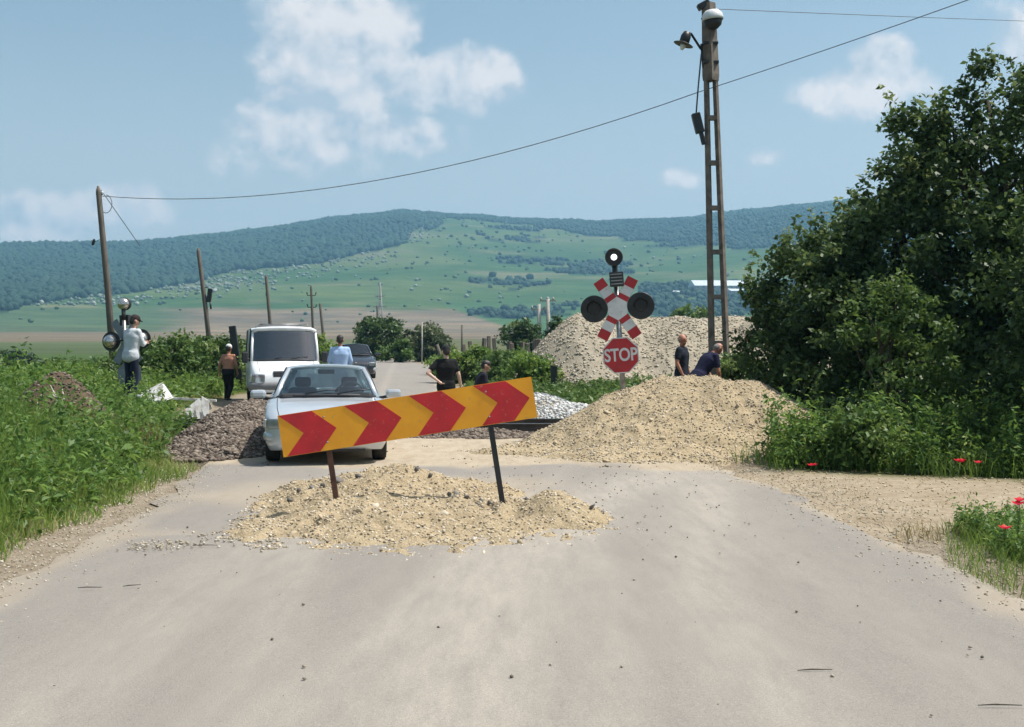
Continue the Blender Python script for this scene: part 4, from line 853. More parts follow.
def car(name, loc, rz, label, paint, dims, glass='glass', scale=1.0, interior=True):
    L = dims['L']; t = empty(name, loc, rz, label, 'car'); t.scale = (scale,)*3
    o = L/2
    def yy(st): return [(s[0]-o,)+tuple(s[1:]) for s in st]
    st = dims['st']; mb = loft(yy(st), [a-o for a in dims['wh']], .335); body = mb.build('body', M[paint], t)
    for a in dims['wh']:
        for s in (-1, 1): wheel(t, s*(dims['hw']-.115), a-o, .30, .19, s)
    lo = [(x, y-o, z) for x, y, z in dims['lo']]; up = [(x, y-o, z) for x, y, z in dims['up']]; nf = dims['nf']; nb = len(lo)-dims['nb']
    # glass
    pane('windscreen', (mir(lo[:nf]), mir(up[:nf])), M['van_glass' if dims.get('van') else glass], t)
    pane('rear_window', (mir(lo[nb:][::-1])[::-1], mir(up[nb:][::-1])[::-1]), M[glass], t)
    for s in (-1, 1):
        for i in range(nf-1, nb):
            pane('side_window', ([(s*lo[i][0], lo[i][1], lo[i][2]), (s*lo[i+1][0], lo[i+1][1], lo[i+1][2])], [(s*up[i][0], up[i][1], up[i][2]), (s*up[i+1][0], up[i+1][1], up[i+1][2])]), M['dark_glass' if dims.get('van') else glass], t)
            mb = MB(); mb.tube([(s*lo[i][0], lo[i][1], lo[i][2]-.02), (s*(lo[i][0]+up[i][0])/2*1.012, (lo[i][1]+up[i][1])/2, (lo[i][2]+up[i][2])/2), (s*up[i][0], up[i][1], up[i][2])], [.045, .038, .035] if i == nf-1 else .03, 8)
            mb.build('pillar', M[paint if i == nf-1 else 'dark_plastic'], t)
        mb = MB(); mb.tube([(s*lo[nb][0], lo[nb][1], lo[nb][2]-.02), (s*up[nb][0], up[nb][1], up[nb][2])], .06, 8); mb.build('pillar', M[paint], t)
    # roof shell: rows along y between left and right edges, crowned
    rows = []
    upc = up[0]; ends = up[-1]
    edge = [(u[0], u[1], u[2]) for u in up]
    ey = np.array([e[1] for e in edge[nf-1:nb+1]]); ex = np.array([e[0] for e in edge[nf-1:nb+1]]); ez = np.array([e[2] for e in edge[nf-1:nb+1]])
    V = []; nu = 13; us_ = np.linspace(-1, 1, nu); nst = 12
    for k in range(nst+1):
        q = k/nst
        for u in us_:
            yf = np.interp(abs(u), [abs(e[0])/ex[0] for e in edge[:nf]], [e[1] for e in edge[:nf]]); rr_ = edge[nb:][::-1]
            yb = np.interp(abs(u), [abs(e[0])/ex[-1] for e in rr_], [e[1] for e in rr_])
            y = yf+(yb-yf)*q; w = np.interp(y, ey, ex); z0 = np.interp(y, ey, ez)+dims.get('crown', .05)*(1-u*u)**.8
            V.append((u*(w+.012), y, z0+.012))
    F = [(a*nu+b, a*nu+b+1, (a+1)*nu+b+1, (a+1)*nu+b) for a in range(nst) for b in range(nu-1)]
    n0 = len(V); V2 = [(x, y, z-.035) for x, y, z in V]
    rim = [(a, b) for a in range(nst+1) for b in range(nu)]
    mb = MB(); mb.add(V, F, True); mb.add(V2, [f[::-1] for f in F], True)
    bd = [b for b in range(nu)]+[a*nu+nu-1 for a in range(1, nst+1)]+[nst*nu+b for b in range(nu-2, -1, -1)]+[a*nu for a in range(nst-1, 0, -1)]
    mb.add([V[i] for i in bd]+[V2[i] for i in bd], [(i, (i+1) % len(bd), len(bd)+(i+1) % len(bd), len(bd)+i) for i in range(len(bd))], True)
    mb.build('roof', M[paint], t)
    # cowl, wipers
    mb = MB(); c0 = lo[:nf]; mb.tube(mir([(x*.98, y+.0, z+.004) for x, y, z in c0]), .022, 8); mb.build('cowl', M['dark_plastic'], t)
    for q in (-.30, .16):
        z = c0[0][2]; MB().tube([(q, c0[0][1]-.01, z+.03), (q+.30, c0[0][1]+.07, z+.075), (q+.46, c0[0][1]+.07, z+.085)], .009, 5).build('wiper', M['black_metal'], t)
    # mirrors
    for s in (-1, 1):
        a = lo[nf-1]; x0 = s*(a[0]+.02); x1 = s*(dims['hw']+dims.get('mir', .11)); zz = a[2]+dims.get('mz', .05); mb = MB()
        sx = .22 if not dims.get('van') else .17; sz = .13 if not dims.get('van') else .30
        mb.box((x1, a[1]+.06, zz), (sx, .13, sz), bevel=.04); mm = mb.build('mirror', M[paint if not dims.get('van') else 'dark_plastic'], t)
        MB().tube([(x0, a[1]+.06, zz-.07), (x1, a[1]+.07, zz-.03)], .025, 6).build('mirror_arm', M['dark_plastic'], mm)
    # lamps, grille, bumper, plate
    for s in (-1, 1):
        hx, hy, hz_, hwid, hh = dims['lamp']; rot = Matrix.Rotation(s*dims.get('lampa', .5), 3, 'Z')
        mb = MB(); mb.box((s*hx, hy-o, hz_), (hwid, .12, hh), rot, .03); hl = mb.build('headlight', M['lamp_reflector'], t)
        mb = MB(); mb.box(Vector((s*hx, hy-o, hz_))+rot @ Vector((0, -.035, 0)), (hwid*1.02, .09, hh*1.04), rot, .03); mb.build('lens', M['lamp_glass'], hl)
    b = dims['bump']
    mb = MB(); mb.tube([(-b[0], b[1]+.22-o, b[2]), (-b[0]*.93, b[1]+.03-o, b[2]), (-b[0]*.6, b[1]-.04-o, b[2]), (0, b[1]-.065-o, b[2]), (b[0]*.6, b[1]-.04-o, b[2]), (b[0]*.93, b[1]+.03-o, b[2]), (b[0], b[1]+.22-o, b[2])], b[3], 10, sq=1.0)
    mb.build('bumper', M[b[4]], t)
    g = dims['grille']; mb = MB(); mb.box((0, g[0]-o, g[1]), (g[2], .05, g[3]), Matrix.Rotation(-.25, 3, 'X'), .012)
    gr = mb.build('grille', M['dark_plastic'], t)
    for k in range(3): MB().box((0, g[0]-.03-o, g[1]-g[3]*.3+k*g[3]*.3), (g[2]*.94, .012, .010)).build('slat', M['steel'], gr)
    mb = MB(); mb.box((0, b[1]-.075-b[3]*.6-o, b[2]-.02), (.50, .012, .10)); mb.build('number_plate', M['sign_white'], t)
    mb = MB(); mb.box((0, b[1]-.02-o, b[2]-.17), (b[0]*1.35, .06, .10), None, .02); mb.build('air_intake', M['dark_plastic'], t)
    # panel gaps of the bonnet, indicators, badge
    S_ = np.array(st); yb = np.linspace(.10, dims['lo'][2][1]-.02, 9)
    for s in (-1, 1):
        pts = []
        for y_ in yb: hw_, zs_, zt_ = [float(np.interp(y_, S_[:, 0], S_[:, k_])) for k_ in (1, 3, 4)]; pts.append((s*hw_*.80, y_-o, zs_+(zt_-zs_)*.55+.001))
        MB().tube(pts, .005, 5).build('bonnet_gap', M['dark_plastic'], t)
        hx, hy, hz_, hwid, hh = dims['lamp']; MB().box((s*(hx+hwid*.50), hy+.06-o, hz_), (.05, .10, hh*.8), Matrix.Rotation(s*.9, 3, 'Z'), .01).build('indicator', M['amber'], t)
    MB().lathe((0, dims['st'][1][0]-.005-o, dims['grille'][1]+dims['grille'][3]*.9), (0,-1,.3), [(.04, 0), (.045, .008), (.03, .014)], 16).build('badge', M['steel'], t)
    if interior:
        zf = dims['seatz']
        for s in (-1, 1):
            mb = MB(); x = s*.35; sy = dims['seaty']-o
            mb.box((x, sy, zf+.02), (.46, .46, .16), None, .05); mb.box((x, sy+.27, zf+.34), (.44, .14, .56), Matrix.Rotation(-.2, 3, 'X'), .06); mb.box((x, sy+.35, zf+.70), (.24, .10, .16), Matrix.Rotation(-.2, 3, 'X'), .04)
            mb.build('seat', M['seat'], t)
        mb = MB(); mb.box((0, dims['seaty']+1.15-o, zf+.18), (1.15, .16, .5), Matrix.Rotation(-.3, 3, 'X'), .06); mb.build('rear_seat', M['seat'], t)
        mb = MB(); mb.box((0, dims['dashy']-o, lo[0][2]-.04), (dims['hw']*1.55, .38, .14), None, .05); mb.build('dashboard', M['dark_plastic'], t)
        mb = MB(); c = Vector((.35, dims['dashy']+.30-o, lo[0][2]+.02)); u = Vector((1,0,0)); v = Vector((0, .35, .94)).normalized()
        mb.tube([c+u*.18*math.cos(a)+v*.18*math.sin(a) for a in np.linspace(0, 6.283, 25)], .016, 6, caps=False); mb.build('steering_wheel', M['dark_plastic'], t)
        mb = MB(); mb.box((0, up[0][1]+.06, up[0][2]-.075), (.24, .03, .07), None, .012); mb.build('rear_view_mirror', M['dark_plastic'], t)
        mb = MB(); mb.box((0, .25, .32), (dims['hw']*1.5, L*.55, .05)); mb.build('floor_pan', M['seat'], t)
    return t
hatch = dict(L=4.1, hw=.85, wh=(.80, 3.28), nf=4, nb=3,
  st=[(0,.52,.34,.50,.53),(.03,.64,.26,.56,.59),(.10,.74,.21,.62,.665),(.22,.80,.20,.69,.735),(.45,.835,.20,.77,.825),(.80,.85,.19,.845,.895),(1.08,.853,.18,.89,.945),(1.4,.855,.18,.90,.94),(2.4,.86,.18,.93,.95),(3.3,.85,.18,.955,.97),(3.85,.80,.24,.95,.97),(4.03,.74,.28,.86,.90),(4.1,.62,.34,.6,.62)],
  lo=[(0,.98,.955),(.30,.995,.952),(.58,1.06,.94),(.715,1.17,.92),(.755,2.05,.935),(.75,2.9,.955),(.66,3.50,.965),(.36,3.64,.975),(0,3.68,.98)],
  up=[(0,1.66,1.375),(.24,1.67,1.372),(.45,1.71,1.36),(.545,1.77,1.335),(.575,2.15,1.355),(.57,2.75,1.345),(.50,3.14,1.30),(.28,3.22,1.32),(0,3.24,1.325)],
  lamp=(.655,.085,.60,.27,.145), lampa=.62, bump=(.775,.13,.40,.085,'silver_paint'), grille=(.055,.575,.62,.07), seatz=.42, seaty=2.0, dashy=1.2)
p_ = at(324, 461, 17.3); car('parked_car', (-2.88, 18.6, .02), R(9), 'silver hatchback facing the camera behind the chevron board', 'silver_paint', hatch).scale = (1.03, 1.0, .965)
vand = dict(L=5.2, hw=.96, wh=(.95, 4.1), nf=4, nb=3, van=True, crown=.05, mir=.13, mz=.12,
  st=[(0,.70,.42,.62,.66),(.03,.80,.36,.74,.78),(.10,.88,.32,.86,.92),(.30,.93,.30,1.0,1.06),(.62,.955,.29,1.11,1.165),(.85,.96,.28,1.16,1.20),(1.2,.965,.28,1.17,1.20),(5.0,.965,.28,1.17,1.20),(5.15,.94,.32,1.15,1.18),(5.2,.90,.36,1.1,1.12)],
  lo=[(0,.66,1.20),(.40,.675,1.195),(.76,.75,1.18),(.90,.88,1.15),(.935,1.9,1.16),(.935,5.0,1.16),(.88,5.1,1.16),(.4,5.12,1.16),(0,5.12,1.16)],
  up=[(0,1.10,1.99),(.38,1.105,1.985),(.74,1.15,1.975),(.86,1.24,1.95),(.885,1.95,2.05),(.885,4.9,2.05),(.84,5.0,2.03),(.38,5.02,2.04),(0,5.02,2.05)],
  lamp=(.74,.11,.72,.36,.22), lampa=.42, bump=(.93,.10,.52,.12,'grey_bumper'), grille=(.06,.83,.72,.16), seatz=.85, seaty=1.75, dashy=.98)
vt = car('delivery_van', (-6.72, 35.0, .06), R(14), 'white van with roof rack facing the camera behind the silver car', 'white_paint', vand); vt['category'] = 'van'; vt.scale = (1.0, 1.0, 1.03)
# panelled cargo sides, thin roof rack
for s in (-1, 1):
    mb = MB(); mb.add([(s*.940, -.62, 1.15), (s*.940, 2.4, 1.15), (s*.892, 2.34, 2.06), (s*.892, -.60, 2.06)], [(0,1,2,3)]); mb.add([(s*.925, -.62, 1.15), (s*.925, 2.4, 1.15), (s*.877, 2.34, 2.06), (s*.877, -.60, 2.06)], [(3,2,1,0)]); mb.build('side_panel', M['white_paint'], vt)
    mb = MB(); mb.tube([(s*.66, -1.0, 2.16), (s*.66, 2.2, 2.16)], .014, 6)
    for q in (-1.0, .1, 1.1, 2.2): mb.tube([(s*.66, q, 2.03), (s*.66, q, 2.17)], .014, 6)
    mb.build('rack_rail', M['steel'], vt)
for q in (-1.0, .1, 1.1, 2.2): MB().tube([(-.66, q, 2.17), (.66, q, 2.17)], .014, 6).build('rack_bar', M['steel'], vt)
mb = MB(); mb.tube([(-.86,-1.36,1.97),(-.74,-1.44,2.02),(-.38,-1.48,2.045),(0,-1.485,2.05),(.38,-1.48,2.045),(.74,-1.44,2.02),(.86,-1.36,1.97)], .055, 10); mb.build('roof_brow', M['white_paint'], vt)
MB().box((0, 2.38, 1.6), (1.66, .03, .92)).build('rear_panel', M['white_paint'], vt)
MB().box((0, .35, 1.55), (1.6, .03, .8)).build('bulkhead', M['dark_plastic'], vt)
mpv = dict(hatch); mpv.update(crown=.05)
car('dark_car', (hz(349, 56), 57.5, .17), R(10), 'small dark car parked on the road behind the man in the blue shirt', 'dark_paint', mpv, scale=1.16, glass='dark_glass', interior=False)
# ------------------------------------------------------------------ people
def capsule(mb, p0, p1, r0, r1, n=14):
    p0, p1 = Vector(p0), Vector(p1); d = p1-p0
    if d.length < 1e-5: d = Vector((0,0,1e-4)); p1 = p0+d
    dn = d.normalized(); prof_p = []; prof_r = []
    for k in range(6): a = -math.pi/2+math.pi/2*k/5; prof_p.append(p0+dn*r0*math.sin(a)); prof_r.append(max(r0*math.cos(a), 1e-4))
    for k in range(6): a = math.pi/2*k/5; prof_p.append(p1+dn*r1*math.sin(a)); prof_r.append(max(r1*math.cos(a), 1e-4))
    u, v, _ = basis(dn); b = len(mb.v)
    for q, r in zip(prof_p, prof_r):
        for k in range(n): a = 6.28318*k/n; mb.v.append(tuple(q+u*math.cos(a)*r+v*math.sin(a)*r))
    for i in range(len(prof_p)-1):
        for k in range(n): mb.f.append([b+i*n+k, b+i*n+(k+1) % n, b+(i+1)*n+(k+1) % n, b+(i+1)*n+k]); mb.sm.append(True)
    mb.f.append([b+k for k in range(n)][::-1]); mb.sm.append(True); mb.f.append([b+(len(prof_p)-1)*n+k for k in range(n)]); mb.sm.append(True)
def fuse(mb, voxel, smooth=4):
    me = mb.mesh('tmp'); o = bpy.data.objects.new('tmp', me); COL.objects.link(o)
    r = o.modifiers.new('r', 'REMESH'); r.mode = 'VOXEL'; r.voxel_size = voxel; r.use_smooth_shade = True
    s = o.modifiers.new('s', 'SMOOTH'); s.iterations = smooth; s.factor = .5
    dg = bpy.context.evaluated_depsgraph_get(); out = bpy.data.meshes.new_from_object(o.evaluated_get(dg)); bpy.data.objects.remove(o); bpy.data.meshes.remove(me); return out
def person(x, y, rz, label, skin, height=1.75, lean=0.0, twist=0.0, headp=0.0, heady=0.0, arms=None, legs=None, shirt=None, sleeve='short', trousers=None, shoes='dark_plastic', hair='hair', cap=None, bald=False, z=None, dz=0.0, group=None):
    """local frame: +y is where the person faces, x to the right; upper body leans about the hips"""
    zg = (h1(x, y) if z is None else z)+dz; t = empty('person', (x, y, zg), rz, label, 'person', group); k = height/1.75; t.scale = (k, k, k)
    L = legs or {}
    hipL, hipR = Vector((-.09,0,.90)), Vector((.09,0,.90)); hz0 = L.get('hip', Vector((0,0,0))); hipL = hipL+hz0; hipR = hipR+hz0
    knL, knR = Vector(L.get('kneeL', (-.105,.03,.49))), Vector(L.get('kneeR', (.105,.03,.49)))
    anL, anR = Vector(L.get('ankL', (-.11,-.02,.08))), Vector(L.get('ankR', (.11,-.02,.08)))
    Rm = Matrix.Rotation(twist, 3, 'Z') @ Matrix.Rotation(-lean, 3, 'X'); piv = Vector((0,0,.93))
    def U(p): return Rm @ (Vector(p)-piv)+piv+hz0
    Hm = Rm @ Matrix.Rotation(heady, 3, 'Z') @ Matrix.Rotation(-headp, 3, 'X'); hp = Vector((0,.0,1.50))
    def HD(p): return U(hp)+Hm @ (Vector(p)-hp)
    a = arms or {}
    shL, shR = (-.18,0,1.415), (.18,0,1.415)
    elL, elR = a.get('elL', (-.235,-.03,1.13)), a.get('elR', (.235,-.03,1.13)); wrL, wrR = a.get('wrL', (-.245,.06,.88)), a.get('wrR', (.245,.06,.88))
    def torso(mb, e):
        for z_ in np.linspace(.90, 1.33, 15):
            w = np.interp(z_, [.90,1.04,1.16,1.30], [.076,.064,.076,.098]); r = np.interp(z_, [.90,1.04,1.16,1.30,1.34], [.118,.106,.110,.116,.105]); capsule(mb, U((-w,0,z_)), U((w,0,z_)), r+e, r+e)
        capsule(mb, U((-.135,-.005,1.395)), U((.135,-.005,1.395)), .075+e, .075+e); capsule(mb, U((0,0,1.0)), U((0,0,1.40)), .11+e, .095+e)
    body = MB(); torso(body, -.004)
    capsule(body, U((0,-.005,1.40)), HD((0,.005,1.56)), .06, .053)
    capsule(body, HD((0,-.012,1.665)), HD((0,.012,1.645)), .088, .082); capsule(body, HD((0,.02,1.60)), HD((0,.042,1.565)), .066, .048)
    capsule(body, HD((0,.088,1.645)), HD((0,.108,1.612)), .012, .017); capsule(body, HD((-.022,.082,1.572)), HD((.022,.082,1.572)), .014, .014)
    for s in (-1, 1): capsule(body, HD((s*.086,-.01,1.645)), HD((s*.083,.0,1.60)), .018, .012)
    for sh, el, wr, s in ((shL, elL, wrL, -1), (shR, elR, wrR, 1)):
        A, B, C = U(sh), U(el), U(wr); capsule(body, A, B, .054, .043); capsule(body, B, C, .043, .028)
        d = (C-B).normalized(); u, v, _ = basis(d); q = Vector((0,1,0)) if abs(d.y) < .8 else Vector((0,0,1)); w = (q-d*q.dot(d)).normalized(); nrm = d.cross(w)
        pm = C+d*.085; capsule(body, C+d*.015, pm, .027, .030); capsule(body, C+d*.03+w*.016, pm+w*.022, .02, .019); capsule(body, C+d*.03-w*.016, pm-w*.022, .02, .018)
        for fi, (off, ln) in enumerate(((.032,.070),(.011,.082),(-.011,.076),(-.032,.06))):
            f0 = pm+w*off; f1 = f0+d*ln*.55+nrm*-s*.012; f2 = f1+d*ln*.40+nrm*-s*.026; capsule(body, f0, f1, .0105, .0095, 8); capsule(body, f1, f2, .0095, .008, 8)
        t0 = C+d*.03+w*.03; t1 = t0+w*.035+d*.035; capsule(body, t0, t1, .014, .011, 8); capsule(body, t1, t1+d*.032+w*.006, .011, .009, 8)
    for hp_, kn, an in ((hipL, knL, anL), (hipR, knR, anR)):
        capsule(body, hp_, kn, .085, .055); capsule(body, kn+Vector((0,-.01,-.02)), kn.lerp(an, .35)+Vector((0,-.02,0)), .054, .054); capsule(body, kn.lerp(an, .35), an, .052, .036); capsule(body, an, an+Vector((0,.13,-.05)), .036, .026)
    bo = link('body', fuse(body, .0095, 2), skin, t)
    if shirt is not None:
        mb = MB(); torso(mb, .014)
        capsule(mb, U((-.07,-.01,.88)), U((.07,-.01,.88)), .138, .138); capsule(mb, U((-.07,-.01,.94)), U((.07,-.01,.94)), .134, .134)
        for sh, el, wr in ((shL, elL, wrL), (shR, elR, wrR)):
            A, B, C = U(sh), U(el), U(wr)
            if sleeve == 'short': capsule(mb, A, A.lerp(B, .62), .072, .064)
            else: capsule(mb, A, B, .07, .058); capsule(mb, B, B.lerp(C, .92), .057, .042)
        link('shirt', fuse(mb, .013, 7), shirt, t)
        mb = MB(); c = U((0,-.003,1.462)); nn = (U((0,0,1.5))-U((0,0,1.4))).normalized(); u, v, _ = basis(nn)
        mb.tube([c+u*.066*math.cos(q)+v*.066*math.sin(q) for q in np.linspace(0, 6.283, 17)], .014, 6, caps=False); mb.build('collar', shirt, t)
    if trousers is not None:
        mb = MB(); capsule(mb, hz0+Vector((-.072,-.005,.93)), hz0+Vector((.072,-.005,.93)), .120 if shirt is not None else .128, .120 if shirt is not None else .128); capsule(mb, hz0+Vector((-.07,-.02,.88)), hz0+Vector((.07,-.02,.88)), .118, .118)
        for hp_, kn, an in ((hipL, knL, anL), (hipR, knR, anR)): capsule(mb, hp_, kn, .105, .078); capsule(mb, kn, an+Vector((0,0,.02)), .077, .066)
        link('trousers', fuse(mb, .013, 3), trousers, t)
    for an in (anL, anR):
        mb = MB(); capsule(mb, an+Vector((0,-.04,-.035)), an+Vector((0,.05,-.035)), .046, .048); capsule(mb, an+Vector((0,.05,-.04)), an+Vector((0,.15,-.045)), .047, .036); link('shoe', fuse(mb, .012, 2), M[shoes], t)
    for s in (-1, 1): mb = MB(); capsule(mb, HD((s*.032,.089,1.652)), HD((s*.033,.0895,1.652)), .0085, .0085, 8); mb.build('eye', M['eye'], t)
    if not bald:
        mb = MB(); capsule(mb, HD((0,-.022,1.69)), HD((0,.015,1.698)), .088, .083); capsule(mb, HD((0,-.04,1.635)), HD((0,-.03,1.67)), .078, .085); link('hair', fuse(mb, .011, 3), M[hair], t)
    else:
        mb = MB(); capsule(mb, HD((0,-.035,1.625)), HD((0,-.03,1.645)), .074, .08)
        for s in (-1, 1): capsule(mb, HD((s*.075,-.02,1.655)), HD((s*.075,-.005,1.63)), .022, .018)
        link('hair', fuse(mb, .011, 3), M[hair], t)
    if cap is not None:
        mb = MB(); capsule(mb, HD((0,-.015,1.70)), HD((0,.018,1.70)), .094, .09); capsule(mb, HD((-.035,.09,1.682)), HD((.035,.09,1.682)), .03, .03); c = link('cap', fuse(mb, .011, 3), cap, t)
        mb = MB(); pts = [HD((math.sin(q)*.075, .075+math.cos(q)*.095, 1.682)) for q in np.linspace(-1.5, 1.5, 9)]; mb.add([HD((-.07,.07,1.69)), HD((.07,.07,1.69))]+pts, [[0]+list(range(2, 11))+[1]]); mb.add([HD((-.07,.07,1.680)), HD((.07,.07,1.680))]+[q+HD((0,0,-.010))-HD((0,0,0)) for q in pts], [([0]+list(range(2, 11))+[1])[::-1]]); mb.build('peak', cap, c)
    return t
C_grey = cloth('pale_grey_shirt', (.62,.64,.66), (.46,.49,.53)); C_navy = cloth('navy_cloth', (.016,.020,.042)); C_black = cloth('black_cloth', (.013,.013,.014)); C_blue = cloth('light_blue_shirt', (.38,.52,.74), (.32,.45,.68))
C_jean = cloth('dark_jeans', (.03,.045,.085)); C_dgrey = cloth('charcoal_cloth', (.03,.032,.036)); C_navy2 = cloth('navy_work_shirt', (.022,.022,.060), (.014,.015,.035)); C_white = cloth('white_cap_cloth', (.72,.71,.68)); C_capd = cloth('dark_cap_cloth', (.045,.03,.03)); C_nav3 = cloth('dark_polo', (.018,.022,.034)); C_tee = cloth('black_shirt_pale_print', (.016,.016,.022), (.02,.02,.03))
p_ = at(131, 398, 26.0)
person(p_.x, 26.0, R(-36), 'man in pale grey shirt, dark trousers and cap standing by the left signal', M['skin'], 1.78, lean=.10, heady=R(-15), headp=.15, arms=dict(elL=(-.21,.14,1.18), wrL=(-.06,.33,1.22), elR=(.21,.12,1.16), wrR=(.02,.32,1.20)), shirt=C_grey, sleeve='long', trousers=C_navy, cap=C_capd, z=p_.z+.0, shoes='sign_back')
p_ = at(228, 404, 36.5)
person(p_.x, 36.5, R(-14), 'shirtless man in white cap and black trousers walking beside the white van', M['skin_tan'], 1.72, lean=.08, arms=dict(elL=(-.27,-.06,1.14), wrL=(-.29,.02,.90), elR=(.25,.02,1.14), wrR=(.23,.16,.92)), legs=dict(kneeL=(-.10,.12,.50), ankL=(-.10,.08,.10), kneeR=(.10,.02,.48), ankR=(.10,-.20,.12)), trousers=C_black, cap=C_white, dz=-.05)
p_ = at(340, 340, 31.0)
person(p_.x, 31.0, R(6), 'man in light blue shirt seen from behind beside the van', M['skin_tan'], 1.84, headp=.05, arms=dict(elL=(-.26,.02,1.14), wrL=(-.24,.18,.98), elR=(.26,.02,1.14), wrR=(.24,.18,.98)), shirt=C_blue, sleeve='long', trousers=C_navy, dz=.12)
p_ = at(446, 349, 25.4)
person(p_.x, 25.4, R(8), 'man in black t-shirt standing with one hand on his hip', M['skin_pale'], 1.72, arms=dict(elL=(-.40,-.10,1.18), wrL=(-.19,-.15,1.02), elR=(.27,-.02,1.14), wrR=(.33,.06,.90)), shirt=C_black, trousers=C_jean, hair='hair', cap=C_dgrey, dz=-.02, heady=R(10))
p_ = at(485, 360, 26.2)
person(p_.x-.05, 26.2, R(-75), 'dark-haired man in black shirt crouching behind the right end of the board', M['skin'], 1.72, lean=.25, headp=.1, heady=R(-10), legs=dict(hip=Vector((0,-.12,-.32)), kneeL=(-.13,.34,.62), ankL=(-.12,.06,.08), kneeR=(.13,.32,.60), ankR=(.12,.02,.08)), arms=dict(elL=(-.25,.10,1.14), wrL=(-.14,.32,1.0), elR=(.25,.10,1.14), wrR=(.14,.32,1.0)), shirt=C_tee, trousers=C_jean)
p_ = at(682, 342, 26.5)
person(p_.x, 26.5, R(-118), 'balding man in dark polo shirt standing behind the sand heap', M['skin_tan'], 1.80, heady=R(-18), headp=.12, shirt=C_nav3, trousers=C_dgrey, bald=True, hair='hair_grey', dz=.10, arms=dict(elL=(-.26,-.02,1.14), wrL=(-.26,.08,.90), elR=(.26,-.02,1.14), wrR=(.25,.10,.90)))
p_ = at(701, 360, 24.4)
person(p_.x-.05, 24.4, R(-68), 'grey-haired man in navy shirt bending forward beside the concrete pole', M['skin_tan'], 1.80, lean=.62, headp=.35, shirt=C_navy2, sleeve='short', trousers=C_dgrey, bald=True, hair='hair_grey', dz=.10, arms=dict(elL=(-.24,.22,1.20), wrL=(-.18,.42,1.12), elR=(.24,.20,1.18), wrR=(.18,.40,1.05)))
# ------------------------------------------------------------------ chevron barrier board
bb = empty('chevron_barrier', (-.845, 11.37, .10), 0, 'amber and red chevron barrier board standing tilted in the sand mound', 'barrier board'); bb.rotation_euler = (R(-3), R(-8.6), R(5))
BL, BH, BZ = 2.43, .395, .90
MB().box((0, 0, BZ), (BL, .012, BH)).build('panel', M['board_yellow'], bb)
def bx_(u): return -BL/2+u*BL
for k in range(4):
    u0 = .004+.2545*k; w, tp = .128, .086; zb, zt, zm = BZ-BH/2+.004, BZ+BH/2-.004, BZ
    poly = [(bx_(u0+(.0)), zt), (bx_(u0+w), zt), (bx_(min(u0+w+tp, .993)), zm), (bx_(u0+w+.012), zb), (bx_(u0+.012), zb), (bx_(u0+tp), zm)]
    # concave arrow: two halves
    mb = MB(); mb.prism([poly[0], poly[1], poly[2], poly[5]], -.0095, -.0055); mb.prism([poly[5], poly[2], poly[3], poly[4]], -.0095, -.0055); mb.build('chevron', M['board_red'], bb)
mb = MB()
for z_ in (-1, 1): mb.box((0, .011, BZ+z_*(BH/2-.012)), (BL-.02, .014, .022))
for x_ in (-1, 1): mb.box((x_*(BL/2-.012), .0115, BZ), (.022, .013, BH-.05))
mb.build('back_frame', M['rust'], bb)
for x_, m__ in ((-.79, 'rust'), (.76, 'black_metal')):
    mb = MB(); hgt = BZ+.15; mb.box((x_, .036, hgt/2-.17), (.052, .035, hgt+.30), None, .006); mb.build('post', M[m__], bb)
    mb = MB()
    for z_ in (-.12, .12): mb.lathe((x_, -.011, BZ+z_), (0,-1,0), [(.009, 0), (.009, .004), (.005, .006)], 8)
    mb.build('bolt', M['steel'], bb)

